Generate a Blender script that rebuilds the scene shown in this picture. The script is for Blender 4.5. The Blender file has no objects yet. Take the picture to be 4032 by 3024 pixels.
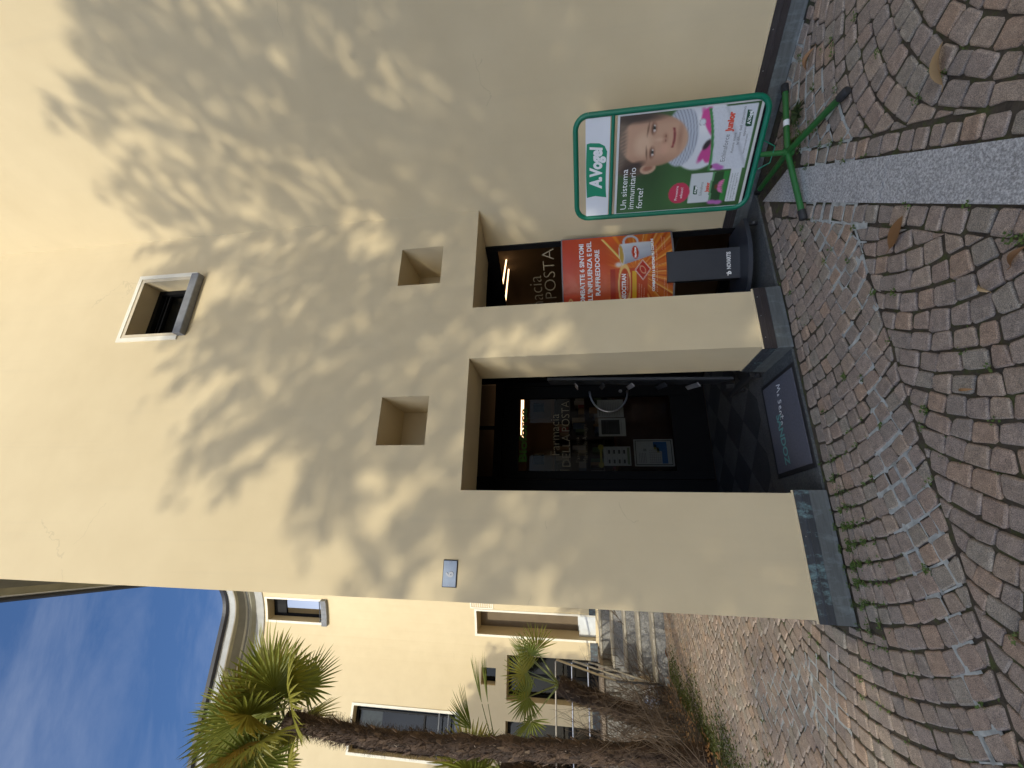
import bpy, bmesh, math, random
import numpy as np
from mathutils import Vector, Matrix
random.seed(7); np.random.seed(7)
rnd = random.Random(11)
SC = bpy.context.scene
COL = SC.collection

# ------------------------------------------------------------------ camera, sky, sun, exposure
CAM_H = 1.55
FPX = 1651.6                                   # focal length in pixels of a 4032 wide picture
MW = np.array([[0.938925, -0.024554, 0.343244],
               [-0.342872, -0.151682, 0.927055],
               [-0.029301, 0.988124, 0.150837]])   # columns: right, up, forward of the upright view
cam_d = bpy.data.cameras.new('camera')
cam = bpy.data.objects.new('camera', cam_d); COL.objects.link(cam)
cam_d.sensor_width = 36.0; cam_d.sensor_fit = 'HORIZONTAL'
cam_d.lens = FPX / 4032 * 36.0
cam_d.clip_start = 0.05; cam_d.clip_end = 2000
R_, U_, F_ = MW[:, 0], MW[:, 1], MW[:, 2]
rot = Matrix(((-U_[0], R_[0], -F_[0]), (-U_[1], R_[1], -F_[1]), (-U_[2], R_[2], -F_[2])))   # phone turned on its side
cam.matrix_world = Matrix.Translation((0, 0, CAM_H)) @ rot.to_4x4()
SC.camera = cam

SUN = Vector((0.70, 1.0, -0.49))               # direction the sunlight travels
el = math.atan2(0.49, math.hypot(0.70, 1.0)); az = math.atan2(-0.70, -1.0)
sun_d = bpy.data.lights.new('sun', 'SUN'); sun = bpy.data.objects.new('sun', sun_d); COL.objects.link(sun)
sun_d.energy = 2.0; sun_d.angle = math.radians(0.53); sun_d.color = (1.0, 0.93, 0.745)
sun.rotation_euler = SUN.to_track_quat('-Z', 'Y').to_euler(); sun.location = (-20, -30, 25)

world = bpy.data.worlds.new('World'); SC.world = world; world.use_nodes = True
nt = world.node_tree; nt.nodes.clear()
def wn(t, **k):
    n = nt.nodes.new(t)
    for a, b in k.items(): setattr(n, a, b)
    return n
sky = wn('ShaderNodeTexSky', sky_type='NISHITA', sun_disc=False, sun_elevation=el, sun_rotation=az, altitude=300,
         air_density=1.0, dust_density=4.2, ozone_density=7.0)
tc = wn('ShaderNodeTexCoord'); mp = wn('ShaderNodeMapping'); mp.inputs['Scale'].default_value = (0.8, 4.6, 2.6)
mp.inputs['Rotation'].default_value = (0.3, 0.5, 0.9)
ns = wn('ShaderNodeTexNoise'); ns.inputs['Scale'].default_value = 2.3; ns.inputs['Detail'].default_value = 9; ns.inputs['Roughness'].default_value = 0.62
ns.inputs['Distortion'].default_value = 0.35
ns2 = wn('ShaderNodeTexNoise'); ns2.inputs['Scale'].default_value = 1.3; ns2.inputs['Detail'].default_value = 3
mul = wn('ShaderNodeMath', operation='MULTIPLY')
rmp = wn('ShaderNodeValToRGB'); rmp.color_ramp.elements[0].position = 0.40; rmp.color_ramp.elements[0].color = (0.0, 0.0, 0.0, 1)
rmp.color_ramp.elements[1].position = 0.78; rmp.color_ramp.elements[1].color = (0.12, 0.12, 0.12, 1)
mix = wn('ShaderNodeMix', data_type='RGBA')
mix.inputs['B'].default_value = (6.6, 6.8, 7.2, 1)
bg = wn('ShaderNodeBackground'); bg.inputs['Strength'].default_value = 0.15
out = wn('ShaderNodeOutputWorld')
L = nt.links.new
L(tc.outputs['Generated'], mp.inputs['Vector']); L(mp.outputs['Vector'], ns.inputs['Vector']); L(tc.outputs['Generated'], ns2.inputs['Vector'])
L(ns.outputs['Fac'], mul.inputs[0]); L(ns2.outputs['Fac'], mul.inputs[1]); L(mul.outputs[0], rmp.inputs['Fac'])
L(ns.outputs['Fac'], rmp.inputs['Fac']); L(rmp.outputs['Color'], mix.inputs['Factor']); L(sky.outputs['Color'], mix.inputs['A']); L(mix.outputs['Result'], bg.inputs['Color']); L(bg.outputs['Background'], out.inputs['Surface'])

SC.view_settings.view_transform = 'Standard'; SC.view_settings.look = 'None'
SC.view_settings.exposure = 0.43; SC.view_settings.gamma = 1.0; SC.view_settings.use_curve_mapping = False
SC.render.engine = 'CYCLES'
SC.cycles.max_bounces = 8; SC.cycles.diffuse_bounces = 4; SC.cycles.transparent_max_bounces = 12

# ------------------------------------------------------------------ helpers
def lin(r, g, b):
    f = lambda c: (c / 255 / 12.92) if c / 255 <= 0.04045 else ((c / 255 + 0.055) / 1.055) ** 2.4
    return (f(r), f(g), f(b))

class NB:
    """small node-tree builder"""
    def __init__(s, name):
        s.m = bpy.data.materials.new(name); s.m.use_nodes = True; s.t = s.m.node_tree; s.t.nodes.clear()
        s.o = s.n('ShaderNodeOutputMaterial'); s.p = s.n('ShaderNodeBsdfPrincipled'); s.l(s.p.outputs[0], s.o.inputs[0])
    def n(s, t, **k):
        x = s.t.nodes.new(t)
        for a, b in k.items(): setattr(x, a, b)
        return x
    def l(s, a, b): s.t.links.new(a, b)
    def coord(s, kind='Object', scale=(1, 1, 1)):
        c = s.n('ShaderNodeTexCoord'); m = s.n('ShaderNodeMapping'); m.inputs['Scale'].default_value = scale
        s.l(c.outputs[kind], m.inputs['Vector']); return m.outputs['Vector']
    def pos(s, scale=(1, 1, 1)):
        c = s.n('ShaderNodeNewGeometry'); m = s.n('ShaderNodeMapping'); m.inputs['Scale'].default_value = scale
        s.l(c.outputs['Position'], m.inputs['Vector']); return m.outputs['Vector']
    def noise(s, v, sc, det=4, rough=0.55):
        x = s.n('ShaderNodeTexNoise'); x.inputs['Scale'].default_value = sc; x.inputs['Detail'].default_value = det; x.inputs['Roughness'].default_value = rough
        s.l(v, x.inputs['Vector']); return x.outputs['Fac']
    def ramp(s, f, *stops):
        x = s.n('ShaderNodeValToRGB'); e = x.color_ramp.elements
        while len(e) < len(stops): e.new(0.5)
        for i, (p, c) in enumerate(stops): e[i].position = p; e[i].color = (*c, 1) if len(c) == 3 else c
        s.l(f, x.inputs['Fac']); return x.outputs['Color']
    def mix(s, f, a, b, blend='MIX'):
        x = s.n('ShaderNodeMix', data_type='RGBA', blend_type=blend)
        for k, v in (('Factor', f), ('A', a), ('B', b)):
            if isinstance(v, (int, float)): x.inputs[k].default_value = v
            elif isinstance(v, tuple): x.inputs[k].default_value = (*v, 1)
            else: s.l(v, x.inputs[k])
        return x.outputs['Result']
    def math(s, op, a, b=None):
        x = s.n('ShaderNodeMath', operation=op)
        for i, v in enumerate((a, b)):
            if v is None: continue
            if isinstance(v, (int, float)): x.inputs[i].default_value = v
            else: s.l(v, x.inputs[i])
        return x.outputs[0]
    def bump(s, h, strength=0.3, dist=0.01):
        b = s.n('ShaderNodeBump'); b.inputs['Strength'].default_value = strength; b.inputs['Distance'].default_value = dist
        s.l(h, b.inputs['Height']); s.l(b.outputs['Normal'], s.p.inputs['Normal'])
    def color(s, c):
        if isinstance(c, tuple): s.p.inputs['Base Color'].default_value = (*c, 1)
        else: s.l(c, s.p.inputs['Base Color'])
    def set(s, **k):
        for a, v in k.items():
            i = s.p.inputs[a.replace('_', ' ')]
            if isinstance(v, tuple): i.default_value = (*v, 1) if len(v) == 3 and i.type == 'RGBA' else v
            elif hasattr(v, 'is_linked'): s.l(v, i)
            else: i.default_value = v

MAT = {}
def mat(name, base, rough=0.6, var=0.12, scale=8.0, bump=0.0, bdist=0.004, bscale=None, **k):
    if name in MAT: return MAT[name]
    b = NB(name); v = b.pos()
    if var:
        f = b.noise(v, scale, 5)
        lo = tuple(c * (1 - var) for c in base); hi = tuple(min(1, c * (1 + var)) for c in base)
        b.color(b.ramp(f, (0.3, lo), (0.7, hi)))
    else: b.color(base)
    b.set(Roughness=rough)
    if bump: b.bump(b.noise(v, bscale or scale * 6, 4), bump, bdist)
    for a, x in k.items(): b.set(**{a: x})
    MAT[name] = b.m
    return b.m

class MB:
    """collects geometry for ONE mesh object"""
    def __init__(s): s.v = []; s.f = []; s.mi = []; s.sm = []
    def add(s, vs, fs, mi=0, smooth=False):
        o = len(s.v); s.v += [tuple(map(float, p)) for p in vs]
        for f in fs: s.f.append([o + i for i in f]); s.mi.append(mi); s.sm.append(smooth)
    def quad(s, a, b, c, d, mi=0): s.add([a, b, c, d], [(0, 1, 2, 3)], mi)
    def box(s, lo, hi, mi=0, M=None, ch=0.0):
        x0, y0, z0 = lo; x1, y1, z1 = hi
        if ch:
            bm = bmesh.new(); bmesh.ops.create_cube(bm, size=1)
            for q in bm.verts: q.co = Vector(((x0 + x1) / 2 + q.co.x * (x1 - x0), (y0 + y1) / 2 + q.co.y * (y1 - y0), (z0 + z1) / 2 + q.co.z * (z1 - z0)))
            bmesh.ops.bevel(bm, geom=bm.edges[:], offset=ch, segments=1, affect='EDGES')
            bm.verts.index_update()
            vs = [tuple(q.co) for q in bm.verts]; fs = [[q.index for q in f.verts] for f in bm.faces]; bm.free()
        else:
            vs = [(x, y, z) for z in (z0, z1) for y in (y0, y1) for x in (x0, x1)]
            fs = [(0, 2, 3, 1), (4, 5, 7, 6), (0, 1, 5, 4), (2, 6, 7, 3), (0, 4, 6, 2), (1, 3, 7, 5)]
        if M is not None: vs = [tuple(M @ Vector(p)) for p in vs]
        s.add(vs, fs, mi)
    def tube(s, pts, r, n=8, mi=0, caps=True, smooth=True):
        pts = [Vector(p) for p in pts]; rr = r if isinstance(r, (list, tuple)) else [r] * len(pts)
        vs = []; fs = []; prev = None
        for i, p in enumerate(pts):
            t = ((pts[i + 1] if i + 1 < len(pts) else p) - (pts[i - 1] if i else p)).normalized()
            if prev is None: u = t.orthogonal().normalized()
            else: u = (prev - t * prev.dot(t)); u = u.normalized() if u.length > 1e-6 else t.orthogonal().normalized()
            prev = u; w = t.cross(u)
            for k in range(n):
                a = 2 * math.pi * k / n; vs.append(tuple(p + (u * math.cos(a) + w * math.sin(a)) * rr[i]))
        for i in range(len(pts) - 1):
            for k in range(n): fs.append((i * n + k, i * n + (k + 1) % n, (i + 1) * n + (k + 1) % n, (i + 1) * n + k))
        s.add(vs, fs, mi, smooth)
        if caps:
            e = (len(pts) - 1) * n
            s.add(vs[:n], [tuple(range(n - 1, -1, -1))], mi); s.add(vs[e:], [tuple(range(n))], mi)
    def prism(s, poly, z0, z1, mi=0):
        n = len(poly); vs = [(x, y, z0) for x, y in poly] + [(x, y, z1) for x, y in poly]
        fs = [tuple(range(n - 1, -1, -1)), tuple(range(n, 2 * n))] + [(i, (i + 1) % n, n + (i + 1) % n, n + i) for i in range(n)]
        s.add(vs, fs, mi)
    def xf(s, M):
        s.v = [tuple(M @ Vector(p)) for p in s.v]; return s
    def build(s, name, mats, parent=None):
        me = bpy.data.meshes.new(name); me.from_pydata(s.v, [], s.f)
        for m in (mats if isinstance(mats, (list, tuple)) else [mats]): me.materials.append(m)
        me.polygons.foreach_set('material_index', s.mi); me.polygons.foreach_set('use_smooth', s.sm); me.update()
        o = bpy.data.objects.new(name, me); COL.objects.link(o)
        if parent is not None: attach(o, parent)
        return o
def attach(o, parent):
    """parent without moving: parents here are Empties with only a location and a turn about z"""
    o.parent = parent; o.matrix_parent_inverse = root_matrix(parent).inverted()
def root_matrix(p):
    m = Matrix.Translation(p.location) @ p.rotation_euler.to_matrix().to_4x4()
    if p.parent is not None: m = root_matrix(p.parent) @ p.matrix_parent_inverse @ m
    return m
def np_mesh(name, V, F, mats, parent=None, smooth=False, attr=None):
    me = bpy.data.meshes.new(name); F = np.asarray(F); V = np.asarray(V, float)
    me.vertices.add(len(V)); me.vertices.foreach_set('co', V.ravel())
    k = F.shape[1]; me.loops.add(F.size); me.loops.foreach_set('vertex_index', F.ravel().astype(np.int32))
    me.polygons.add(len(F)); me.polygons.foreach_set('loop_start', np.arange(0, F.size, k, dtype=np.int32))
    me.polygons.foreach_set('loop_total', np.full(len(F), k, np.int32))
    for m in (mats if isinstance(mats, (list, tuple)) else [mats]): me.materials.append(m)
    me.update(calc_edges=True)
    if smooth: me.polygons.foreach_set('use_smooth', np.ones(len(F), bool))
    if attr is not None:
        a = me.attributes.new('shade', 'FLOAT', 'FACE'); a.data.foreach_set('value', np.asarray(attr, np.float32))
    o = bpy.data.objects.new(name, me); COL.objects.link(o)
    if parent is not None: attach(o, parent)
    return o
def tag(o, label, cat, group=None):
    o['label'] = label; o['category'] = cat
    if group: o['group'] = group
    return o
def thing(name, label, cat, loc=(0, 0, 0), rz=0.0, group=None):
    o = bpy.data.objects.new(name, None); COL.objects.link(o); o.empty_display_size = 0.2
    o.location = loc; o.rotation_euler = (0, 0, rz); return tag(o, label, cat, group)
def kind(o, k, label=None):
    o['kind'] = k
    if label: o['label'] = label
    return o
_dg = None
def text_geo(txt, size=1.0, sx=1.0, shear=0.0, bold=0.0, align='LEFT', res=3, space=1.0):
    """flat letter outlines in the xy plane, baseline at y=0"""
    cu = bpy.data.curves.new('t', 'FONT'); cu.body = txt; cu.size = size; cu.shear = shear; cu.offset = bold; cu.align_x = align
    cu.resolution_u = res; cu.space_character = space; cu.fill_mode = 'FRONT'
    ob = bpy.data.objects.new('t', cu); COL.objects.link(ob)
    dg = bpy.context.evaluated_depsgraph_get(); me = bpy.data.meshes.new_from_object(ob.evaluated_get(dg))
    vs = [(v.co.x * sx, v.co.y, 0.0) for v in me.vertices]; fs = [tuple(p.vertices) for p in me.polygons]
    bpy.data.objects.remove(ob); bpy.data.curves.remove(cu); bpy.data.meshes.remove(me)
    return vs, fs
def put_text(mb, txt, frame, pos, size, mi=0, width=None, bend=None, **k):
    """frame = (origin, xdir, ydir, normal); width stretches the line to that length"""
    vs, fs = text_geo(txt, size, **k)
    if not vs: return
    if width:
        x0 = min(v[0] for v in vs); x1 = max(v[0] for v in vs); s = width / (x1 - x0)
        al = k.get('align', 'LEFT'); vs = [((v[0] - (x0 if al == 'LEFT' else 0)) * s, v[1], 0) for v in vs]
    o, X, Y, N = frame; O = []
    for v in vs:
        a, b = pos[0] + v[0], pos[1] + v[1]; h = pos[2] if len(pos) > 2 else 0.001
        if bend: h += bend(a)
        O.append(tuple(o + X * a + Y * b + N * h))
    mb.add(O, fs, mi)

# ------------------------------------------------------------------ materials
def plaster_mat():
    b = NB('cream_plaster'); v = b.pos()
    f1 = b.noise(v, 0.55, 4); f2 = b.noise(v, 3.0, 5); f3 = b.noise(v, 90, 3)
    c = b.ramp(f1, (0.3, (0.635, 0.515, 0.315)), (0.7, (0.685, 0.562, 0.352)))
    c = b.mix(0.22, c, b.ramp(f2, (0.32, (0.585, 0.47, 0.285)), (0.68, (0.72, 0.60, 0.385))))
    # faint water stains and scuffs low on the wall
    z = b.n('ShaderNodeSeparateXYZ'); g = b.n('ShaderNodeNewGeometry'); b.l(g.outputs['Position'], z.inputs[0])
    low = b.n('ShaderNodeMapRange'); low.inputs['From Min'].default_value = 0.75; low.inputs['From Max'].default_value = 0.15; b.l(z.outputs['Z'], low.inputs['Value'])
    dirt = b.math('MULTIPLY', low.outputs[0], b.math('MULTIPLY', b.noise(b.pos((6, 6, 1.2)), 1.6, 5), 0.34))
    c = b.mix(dirt, c, (0.40, 0.335, 0.235))
    c = b.mix(b.math('MULTIPLY', b.ramp(b.noise(b.pos((5, 5, .25)), 1.5, 5, .65), (0.55, (0, 0, 0)), (0.75, (1, 1, 1))), 0.10), c, (0.42, 0.36, 0.26))
    # hairline cracks
    vo = b.n('ShaderNodeTexVoronoi', feature='DISTANCE_TO_EDGE'); vo.inputs['Scale'].default_value = 0.55
    wob = b.n('ShaderNodeTexNoise'); wob.inputs['Scale'].default_value = 3.5; wob.inputs['Detail'].default_value = 4; b.l(v, wob.inputs['Vector'])
    vv = b.n('ShaderNodeVectorMath', operation='MULTIPLY_ADD'); b.l(wob.outputs['Color'], vv.inputs[0]); vv.inputs[1].default_value = (0.35, 0.35, 0.35); b.l(v, vv.inputs[2])
    b.l(vv.outputs[0], vo.inputs['Vector'])
    ck = b.math('LESS_THAN', vo.outputs['Distance'], 0.0016); msk = b.math('GREATER_THAN', b.noise(v, 1.1, 2), 0.64)
    c = b.mix(b.math('MULTIPLY', b.math('MULTIPLY', ck, msk), 0.22), c, (0.36, 0.29, 0.19))
    b.color(c); b.set(Roughness=0.92)
    b.bump(b.math('ADD', b.math('MULTIPLY', f3, 0.4), b.noise(v, 14, 4)), 0.10, 0.006)
    return b.m
PLASTER = plaster_mat()
TRIM = mat('white_trim', (0.80, 0.75, 0.62), 0.8, 0.05, 6)
TRIM2 = mat('beige_trim', (0.62, 0.53, 0.38), 0.85, 0.06, 6)
BLACK = mat('black_frame_paint', (0.006, 0.006, 0.007), 0.55, 0.1, 12, Specular_IOR_Level=0.15)
DARKMET = mat('anthracite_metal', (0.05, 0.053, 0.058), 0.4, 0.15, 10, Metallic=0.4)
STONE_SILL = mat('grey_stone_sill', (0.20, 0.205, 0.215), 0.7, 0.22, 9, bump=0.15, bscale=60)
STEEL = mat('brushed_steel', (0.55, 0.55, 0.56), 0.28, 0.05, 20, Metallic=1.0)
RUBBER = mat('black_rubber', (0.018, 0.018, 0.019), 0.65, 0.2, 30)
WHITE = mat('white_plastic', (0.75, 0.75, 0.74), 0.5, 0.03, 20)

def patina(name, base, streak, amount):
    b = NB(name); v = b.pos((1, 1, 9)); f = b.noise(v, 5, 6, 0.7); g = b.noise(b.pos(), 26, 5)
    c = b.ramp(f, (0.25, tuple(x * 0.7 for x in base)), (0.75, tuple(x * 1.35 for x in base)))
    st = b.ramp(b.noise(b.pos((2.2, 2.2, 1.0)), 7, 6, 0.72), (0.52, (0, 0, 0)), (0.72, (1, 1, 1)))
    c = b.mix(b.math('MULTIPLY', st, amount), c, streak)
    b.color(c); b.set(Roughness=0.5, Metallic=0.25); b.bump(g, 0.12, 0.003); return b.m
COPPER = patina('weathered_copper', (0.05, 0.055, 0.062), (0.22, 0.36, 0.37), 0.95)
COPPER_D = patina('dark_brown_copper', (0.038, 0.031, 0.031), (0.08, 0.09, 0.09), 0.2)
ZINC = patina('grey_zinc_skirting', (0.105, 0.115, 0.115), (0.24, 0.29, 0.31), 0.5)

def granite(name, lo, hi, scale=230, stain=0.15):
    b = NB(name); v = b.pos(); f = b.noise(v, scale, 3, 0.8); s = b.noise(v, 5, 5)
    c = b.ramp(f, (0.40, lo), (0.52, tuple((x + y) / 2 for x, y in zip(lo, hi))), (0.62, hi))
    c = b.mix(stain, c, b.ramp(s, (0.35, tuple(x * 0.5 for x in lo)), (0.7, hi)))
    b.color(c); b.set(Roughness=0.75); b.bump(f, 0.12, 0.002); return b.m
GRANITE = granite('light_granite', (0.26, 0.255, 0.245), (0.66, 0.655, 0.63), 85, 0.12)
GRANITE_D = granite('dark_granite_slab', (0.055, 0.06, 0.06), (0.13, 0.135, 0.13), 90, 0.3)
TILE_L = granite('grey_floor_tile', (0.055, 0.053, 0.049), (0.13, 0.126, 0.115), 90, 0.3)
TILE_D = granite('charcoal_floor_tile', (0.03, 0.03, 0.031), (0.06, 0.06, 0.058), 90, 0.25)
STEP = granite('grey_granite_step', (0.16, 0.16, 0.158), (0.36, 0.355, 0.345), 40, 0.3)
TREAD = granite('sunlit_beige_tread', (0.34, 0.31, 0.25), (0.52, 0.48, 0.40), 60, 0.2)  # sunlight on the step tops is put into this lighter beige

def glass_mat(name, tint=(0.75, 0.8, 0.8), refl=1.0):
    b = NB(name); b.t.nodes.remove(b.p)
    tr = b.n('ShaderNodeBsdfTransparent'); tr.inputs[0].default_value = (*tint, 1)
    gl = b.n('ShaderNodeBsdfGlossy'); gl.inputs['Roughness'].default_value = 0.01; gl.inputs[0].default_value = (refl, refl, refl, 1)
    fr = b.n('ShaderNodeFresnel'); fr.inputs[0].default_value = 1.5
    mx = b.n('ShaderNodeMixShader'); b.l(fr.outputs[0], mx.inputs[0]); b.l(tr.outputs[0], mx.inputs[1]); b.l(gl.outputs[0], mx.inputs[2])
    b.l(mx.outputs[0], b.o.inputs[0]); return b.m
GLASS = glass_mat('clear_shop_glass', (0.58, 0.58, 0.55), 0.28)
WGLASS = glass_mat('window_glass', (0.3, 0.33, 0.34), 0.45)

def cobble_mat():
    b = NB('porphyry_cobble')
    at = b.n('ShaderNodeAttribute', attribute_type='GEOMETRY', attribute_name='shade'); oi = b.n('ShaderNodeObjectInfo')
    r = b.math('FRACT', b.math('ADD', at.outputs['Fac'], oi.outputs['Random']))
    base = b.ramp(r, (0.0, (0.222, 0.186, 0.169)), (0.16, (0.243, 0.201, 0.180)), (0.3, (0.210, 0.183, 0.171)), (0.44, (0.255, 0.208, 0.178)),
                  (0.58, (0.231, 0.194, 0.180)), (0.7, (0.223, 0.201, 0.181)), (0.82, (0.267, 0.201, 0.163)), (0.9, (0.238, 0.188, 0.165)), (1.0, (0.280, 0.229, 0.192)))
    base.node.color_ramp.interpolation = 'CONSTANT'
    v = b.pos(); f = b.noise(v, 300, 4, 0.8); g = b.noise(v, 26, 5, 0.65)
    c = b.mix(0.8, base, b.ramp(f, (0.38, (0.14, 0.14, 0.14)), (0.5, (0.5, 0.5, 0.5)), (0.62, (0.95, 0.92, 0.88))), 'OVERLAY')
    c = b.mix(0.42, c, b.ramp(g, (0.3, (0.22, 0.2, 0.19)), (0.7, (0.78, 0.74, 0.7))), 'OVERLAY')
    # thin lichen bloom and grime that follows its own blotches
    c = b.mix(b.math('MULTIPLY', b.ramp(b.noise(v, 9, 5, 0.7), (0.55, (0, 0, 0)), (0.75, (1, 1, 1))), 0.22), c, (0.26, 0.25, 0.215))
    c = b.mix(1.0, c, (1.36, 1.33, 1.19), 'MULTIPLY')
    b.color(c); b.set(Roughness=0.82)
    b.bump(b.math('ADD', b.math('MULTIPLY', f, 0.4), g), 0.7, 0.007); return b.m
COBBLE = cobble_mat()
def joint_mat():
    b = NB('joint_soil_and_moss'); v = b.pos()
    f = b.noise(v, 11, 5, 0.7); h = b.noise(v, 70, 4)
    c = b.ramp(f, (0.34, (0.050, 0.038, 0.026)), (0.50, (0.080, 0.064, 0.042)), (0.60, (0.066, 0.070, 0.024)), (0.74, (0.085, 0.105, 0.026)))
    c = b.mix(0.4, c, b.ramp(h, (0.3, (0.3, 0.3, 0.3)), (0.7, (0.75, 0.75, 0.75))), 'OVERLAY')
    b.color(c); b.set(Roughness=0.95); b.bump(h, 0.6, 0.01); return b.m
JOINT = joint_mat()
MORTAR = mat('pale_mortar', (0.42, 0.435, 0.40), 0.9, 0.35, 22, bump=0.4, bscale=80, bdist=0.006)
SOIL = mat('garden_soil', (0.07, 0.053, 0.036), 0.95, 0.45, 7, bump=0.7, bscale=40, bdist=0.03)

def leaf_mat(name, c0, c1, c2, trans=0.25):
    b = NB(name); oi = b.n('ShaderNodeObjectInfo'); at = b.n('ShaderNodeAttribute', attribute_type='GEOMETRY', attribute_name='shade')
    r = b.math('FRACT', b.math('ADD', at.outputs['Fac'], oi.outputs['Random']))
    b.color(b.ramp(r, (0.0, c0), (0.6, c1), (1.0, c2))); b.set(Roughness=0.5)
    tl = b.n('ShaderNodeBsdfTranslucent'); b.l(b.p.inputs['Base Color'].links[0].from_socket, tl.inputs[0])
    mx = b.n('ShaderNodeMixShader'); mx.inputs[0].default_value = trans
    b.l(b.p.outputs[0], mx.inputs[1]); b.l(tl.outputs[0], mx.inputs[2]); b.l(mx.outputs[0], b.o.inputs[0]); return b.m
PALM_LEAF = leaf_mat('palm_leaf_green', (0.13, 0.17, 0.030), (0.20, 0.235, 0.038), (0.32, 0.29, 0.048), 0.42)
PALM_YEL = leaf_mat('palm_leaf_yellowing', (0.17, 0.16, 0.02), (0.25, 0.18, 0.025), (0.34, 0.19, 0.03), 0.3)
MAG_LEAF = leaf_mat('evergreen_leaf', (0.03, 0.055, 0.014), (0.045, 0.075, 0.02), (0.06, 0.09, 0.02), 0.3)
WEED = leaf_mat('weed_leaf', (0.07, 0.13, 0.025), (0.10, 0.17, 0.03), (0.15, 0.20, 0.05), 0.2)
DEAD = leaf_mat('dead_leaf', (0.26, 0.13, 0.05), (0.34, 0.18, 0.07), (0.42, 0.28, 0.13), 0.15)
def fibre_mat():
    b = NB('palm_trunk_fibre'); at = b.n('ShaderNodeAttribute', attribute_type='GEOMETRY', attribute_name='shade')
    c = b.ramp(at.outputs['Fac'], (0.0, (0.022, 0.014, 0.010)), (0.5, (0.075, 0.045, 0.028)), (0.86, (0.15, 0.10, 0.065)), (1.0, (0.42, 0.34, 0.26)))
    b.color(c); b.set(Roughness=0.85); return b.m
FIBRE = fibre_mat()
BARK = mat('grey_brown_bark', (0.11, 0.085, 0.06), 0.9, 0.3, 14, bump=0.6, bscale=40, bdist=0.02)
TWIG = mat('bare_brown_twig', (0.105, 0.072, 0.046), 0.85, 0.3, 6)

# ------------------------------------------------------------------ plan of the place
YF = 3.024                                     # face of the pharmacy front
CX, CY = 2.851, YF                             # inner corner where the right wall starts
DI = Vector((-0.396, 0.918, 0)).normalized()   # right wall line, going into the building
RN = Vector((-DI.y, DI.x, 0)) * -1             # helper, fixed below
RN = Vector((-0.918, -0.396, 0)).normalized()  # outward face of the right wall
XL = -0.413                                    # left arris of the front
YW = 12.7                                      # face of the far courtyard wall
RC = 2.8                                       # radius of its rounded inner corner
TOP = 10.76

ground = MB(); ground.add([(-150, -150, -0.06), (150, -150, -0.06), (150, 150, -0.06), (-150, 150, -0.06)], [(0, 1, 2, 3)])
def far_paving():
    b = NB('distant_cobble_paving'); v = b.pos(); vo = b.n('ShaderNodeTexVoronoi', feature='DISTANCE_TO_EDGE'); vo.inputs['Scale'].default_value = 9
    b.l(v, vo.inputs['Vector']); vc = b.n('ShaderNodeTexVoronoi'); vc.inputs['Scale'].default_value = 9; b.l(v, vc.inputs['Vector'])
    sp = b.n('ShaderNodeSeparateColor'); b.l(vc.outputs['Color'], sp.inputs[0])
    c = b.ramp(sp.outputs[0], (0, (0.20, 0.175, 0.155)), (0.5, (0.24, 0.21, 0.185)), (1, (0.28, 0.235, 0.195)))
    e = b.math('LESS_THAN', vo.outputs['Distance'], 0.06); b.color(b.mix(e, c, (0.05, 0.045, 0.03))); b.set(Roughness=0.85); return b.m
kind(ground.build('ground', far_paving()), 'structure')

# ---- facade mesh with openings in (s, z); mapf(s, off) -> x, y with off > 0 outwards
def facade(mb, sb, zb, openings, mapf, mi_wall=0):
    ss = sorted(set(round(v, 4) for v in list(sb) + [o[k] for o in openings for k in ('s0', 's1')]))
    zs = sorted(set(round(v, 4) for v in list(zb) + [o[k] for o in openings for k in ('z0', 'z1')]))
    for a, b in zip(ss, ss[1:]):
        for c, d in zip(zs, zs[1:]):
            sm, zm = (a + b) / 2, (c + d) / 2
            if any(o['s0'] < sm < o['s1'] and o['z0'] < zm < o['z1'] for o in openings): continue
            mb.quad((*mapf(a, 0), c), (*mapf(b, 0), c), (*mapf(b, 0), d), (*mapf(a, 0), d), mi_wall)
    for o in openings:
        D = o.get('depth', 0.3); bd = [v for v in ss if o['s0'] - 1e-5 <= v <= o['s1'] + 1e-5]; z0, z1 = o['z0'], o['z1']
        for s, sides in ((o['s0'], 'l'), (o['s1'], 'r')):
            if sides in o.get('skip', ''): continue
            mb.quad((*mapf(s, 0), z0), (*mapf(s, -D), z0), (*mapf(s, -D), z1), (*mapf(s, 0), z1), mi_wall)
        for a, b in zip(bd, bd[1:]):
            mb.quad((*mapf(a, 0), z1), (*mapf(b, 0), z1), (*mapf(b, -D), z1), (*mapf(a, -D), z1), mi_wall)
            if 'b' not in o.get('skip', ''): mb.quad((*mapf(a, 0), z0), (*mapf(b, 0), z0), (*mapf(b, -D), z0), (*mapf(a, -D), z0), mi_wall)
            if o.get('back') is not None: mb.quad((*mapf(a, -D), z0), (*mapf(b, -D), z0), (*mapf(b, -D), z1), (*mapf(a, -D), z1), o['back'])

# ================================================================== PHARMACY WING
PH = thing('pharmacy_building', 'cream plastered pharmacy wing with square niches and a deep doorway facing the camera', 'building', (0.5, YF, 0))
fm = lambda s, off: (s, YF - off)
wall = MB()
D1 = dict(s0=0.312, s1=1.352, z0=0.0, z1=2.398, depth=0.466, skip='b')
D2 = dict(s0=1.820, s1=CX, z0=0.0, z1=2.398, depth=0.466, skip='br')
N1 = dict(s0=0.645, s1=1.040, z0=2.706, z1=3.103, depth=0.46)
N2 = dict(s0=2.088, s1=2.480, z0=2.708, z1=3.103, depth=0.46)
UW = dict(s0=1.736, s1=2.330, z0=5.236, z1=5.840, depth=0.24, skip='b')
facade(wall, [XL, CX], [0, TOP], [D1, D2, N1, N2, UW], fm)
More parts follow.
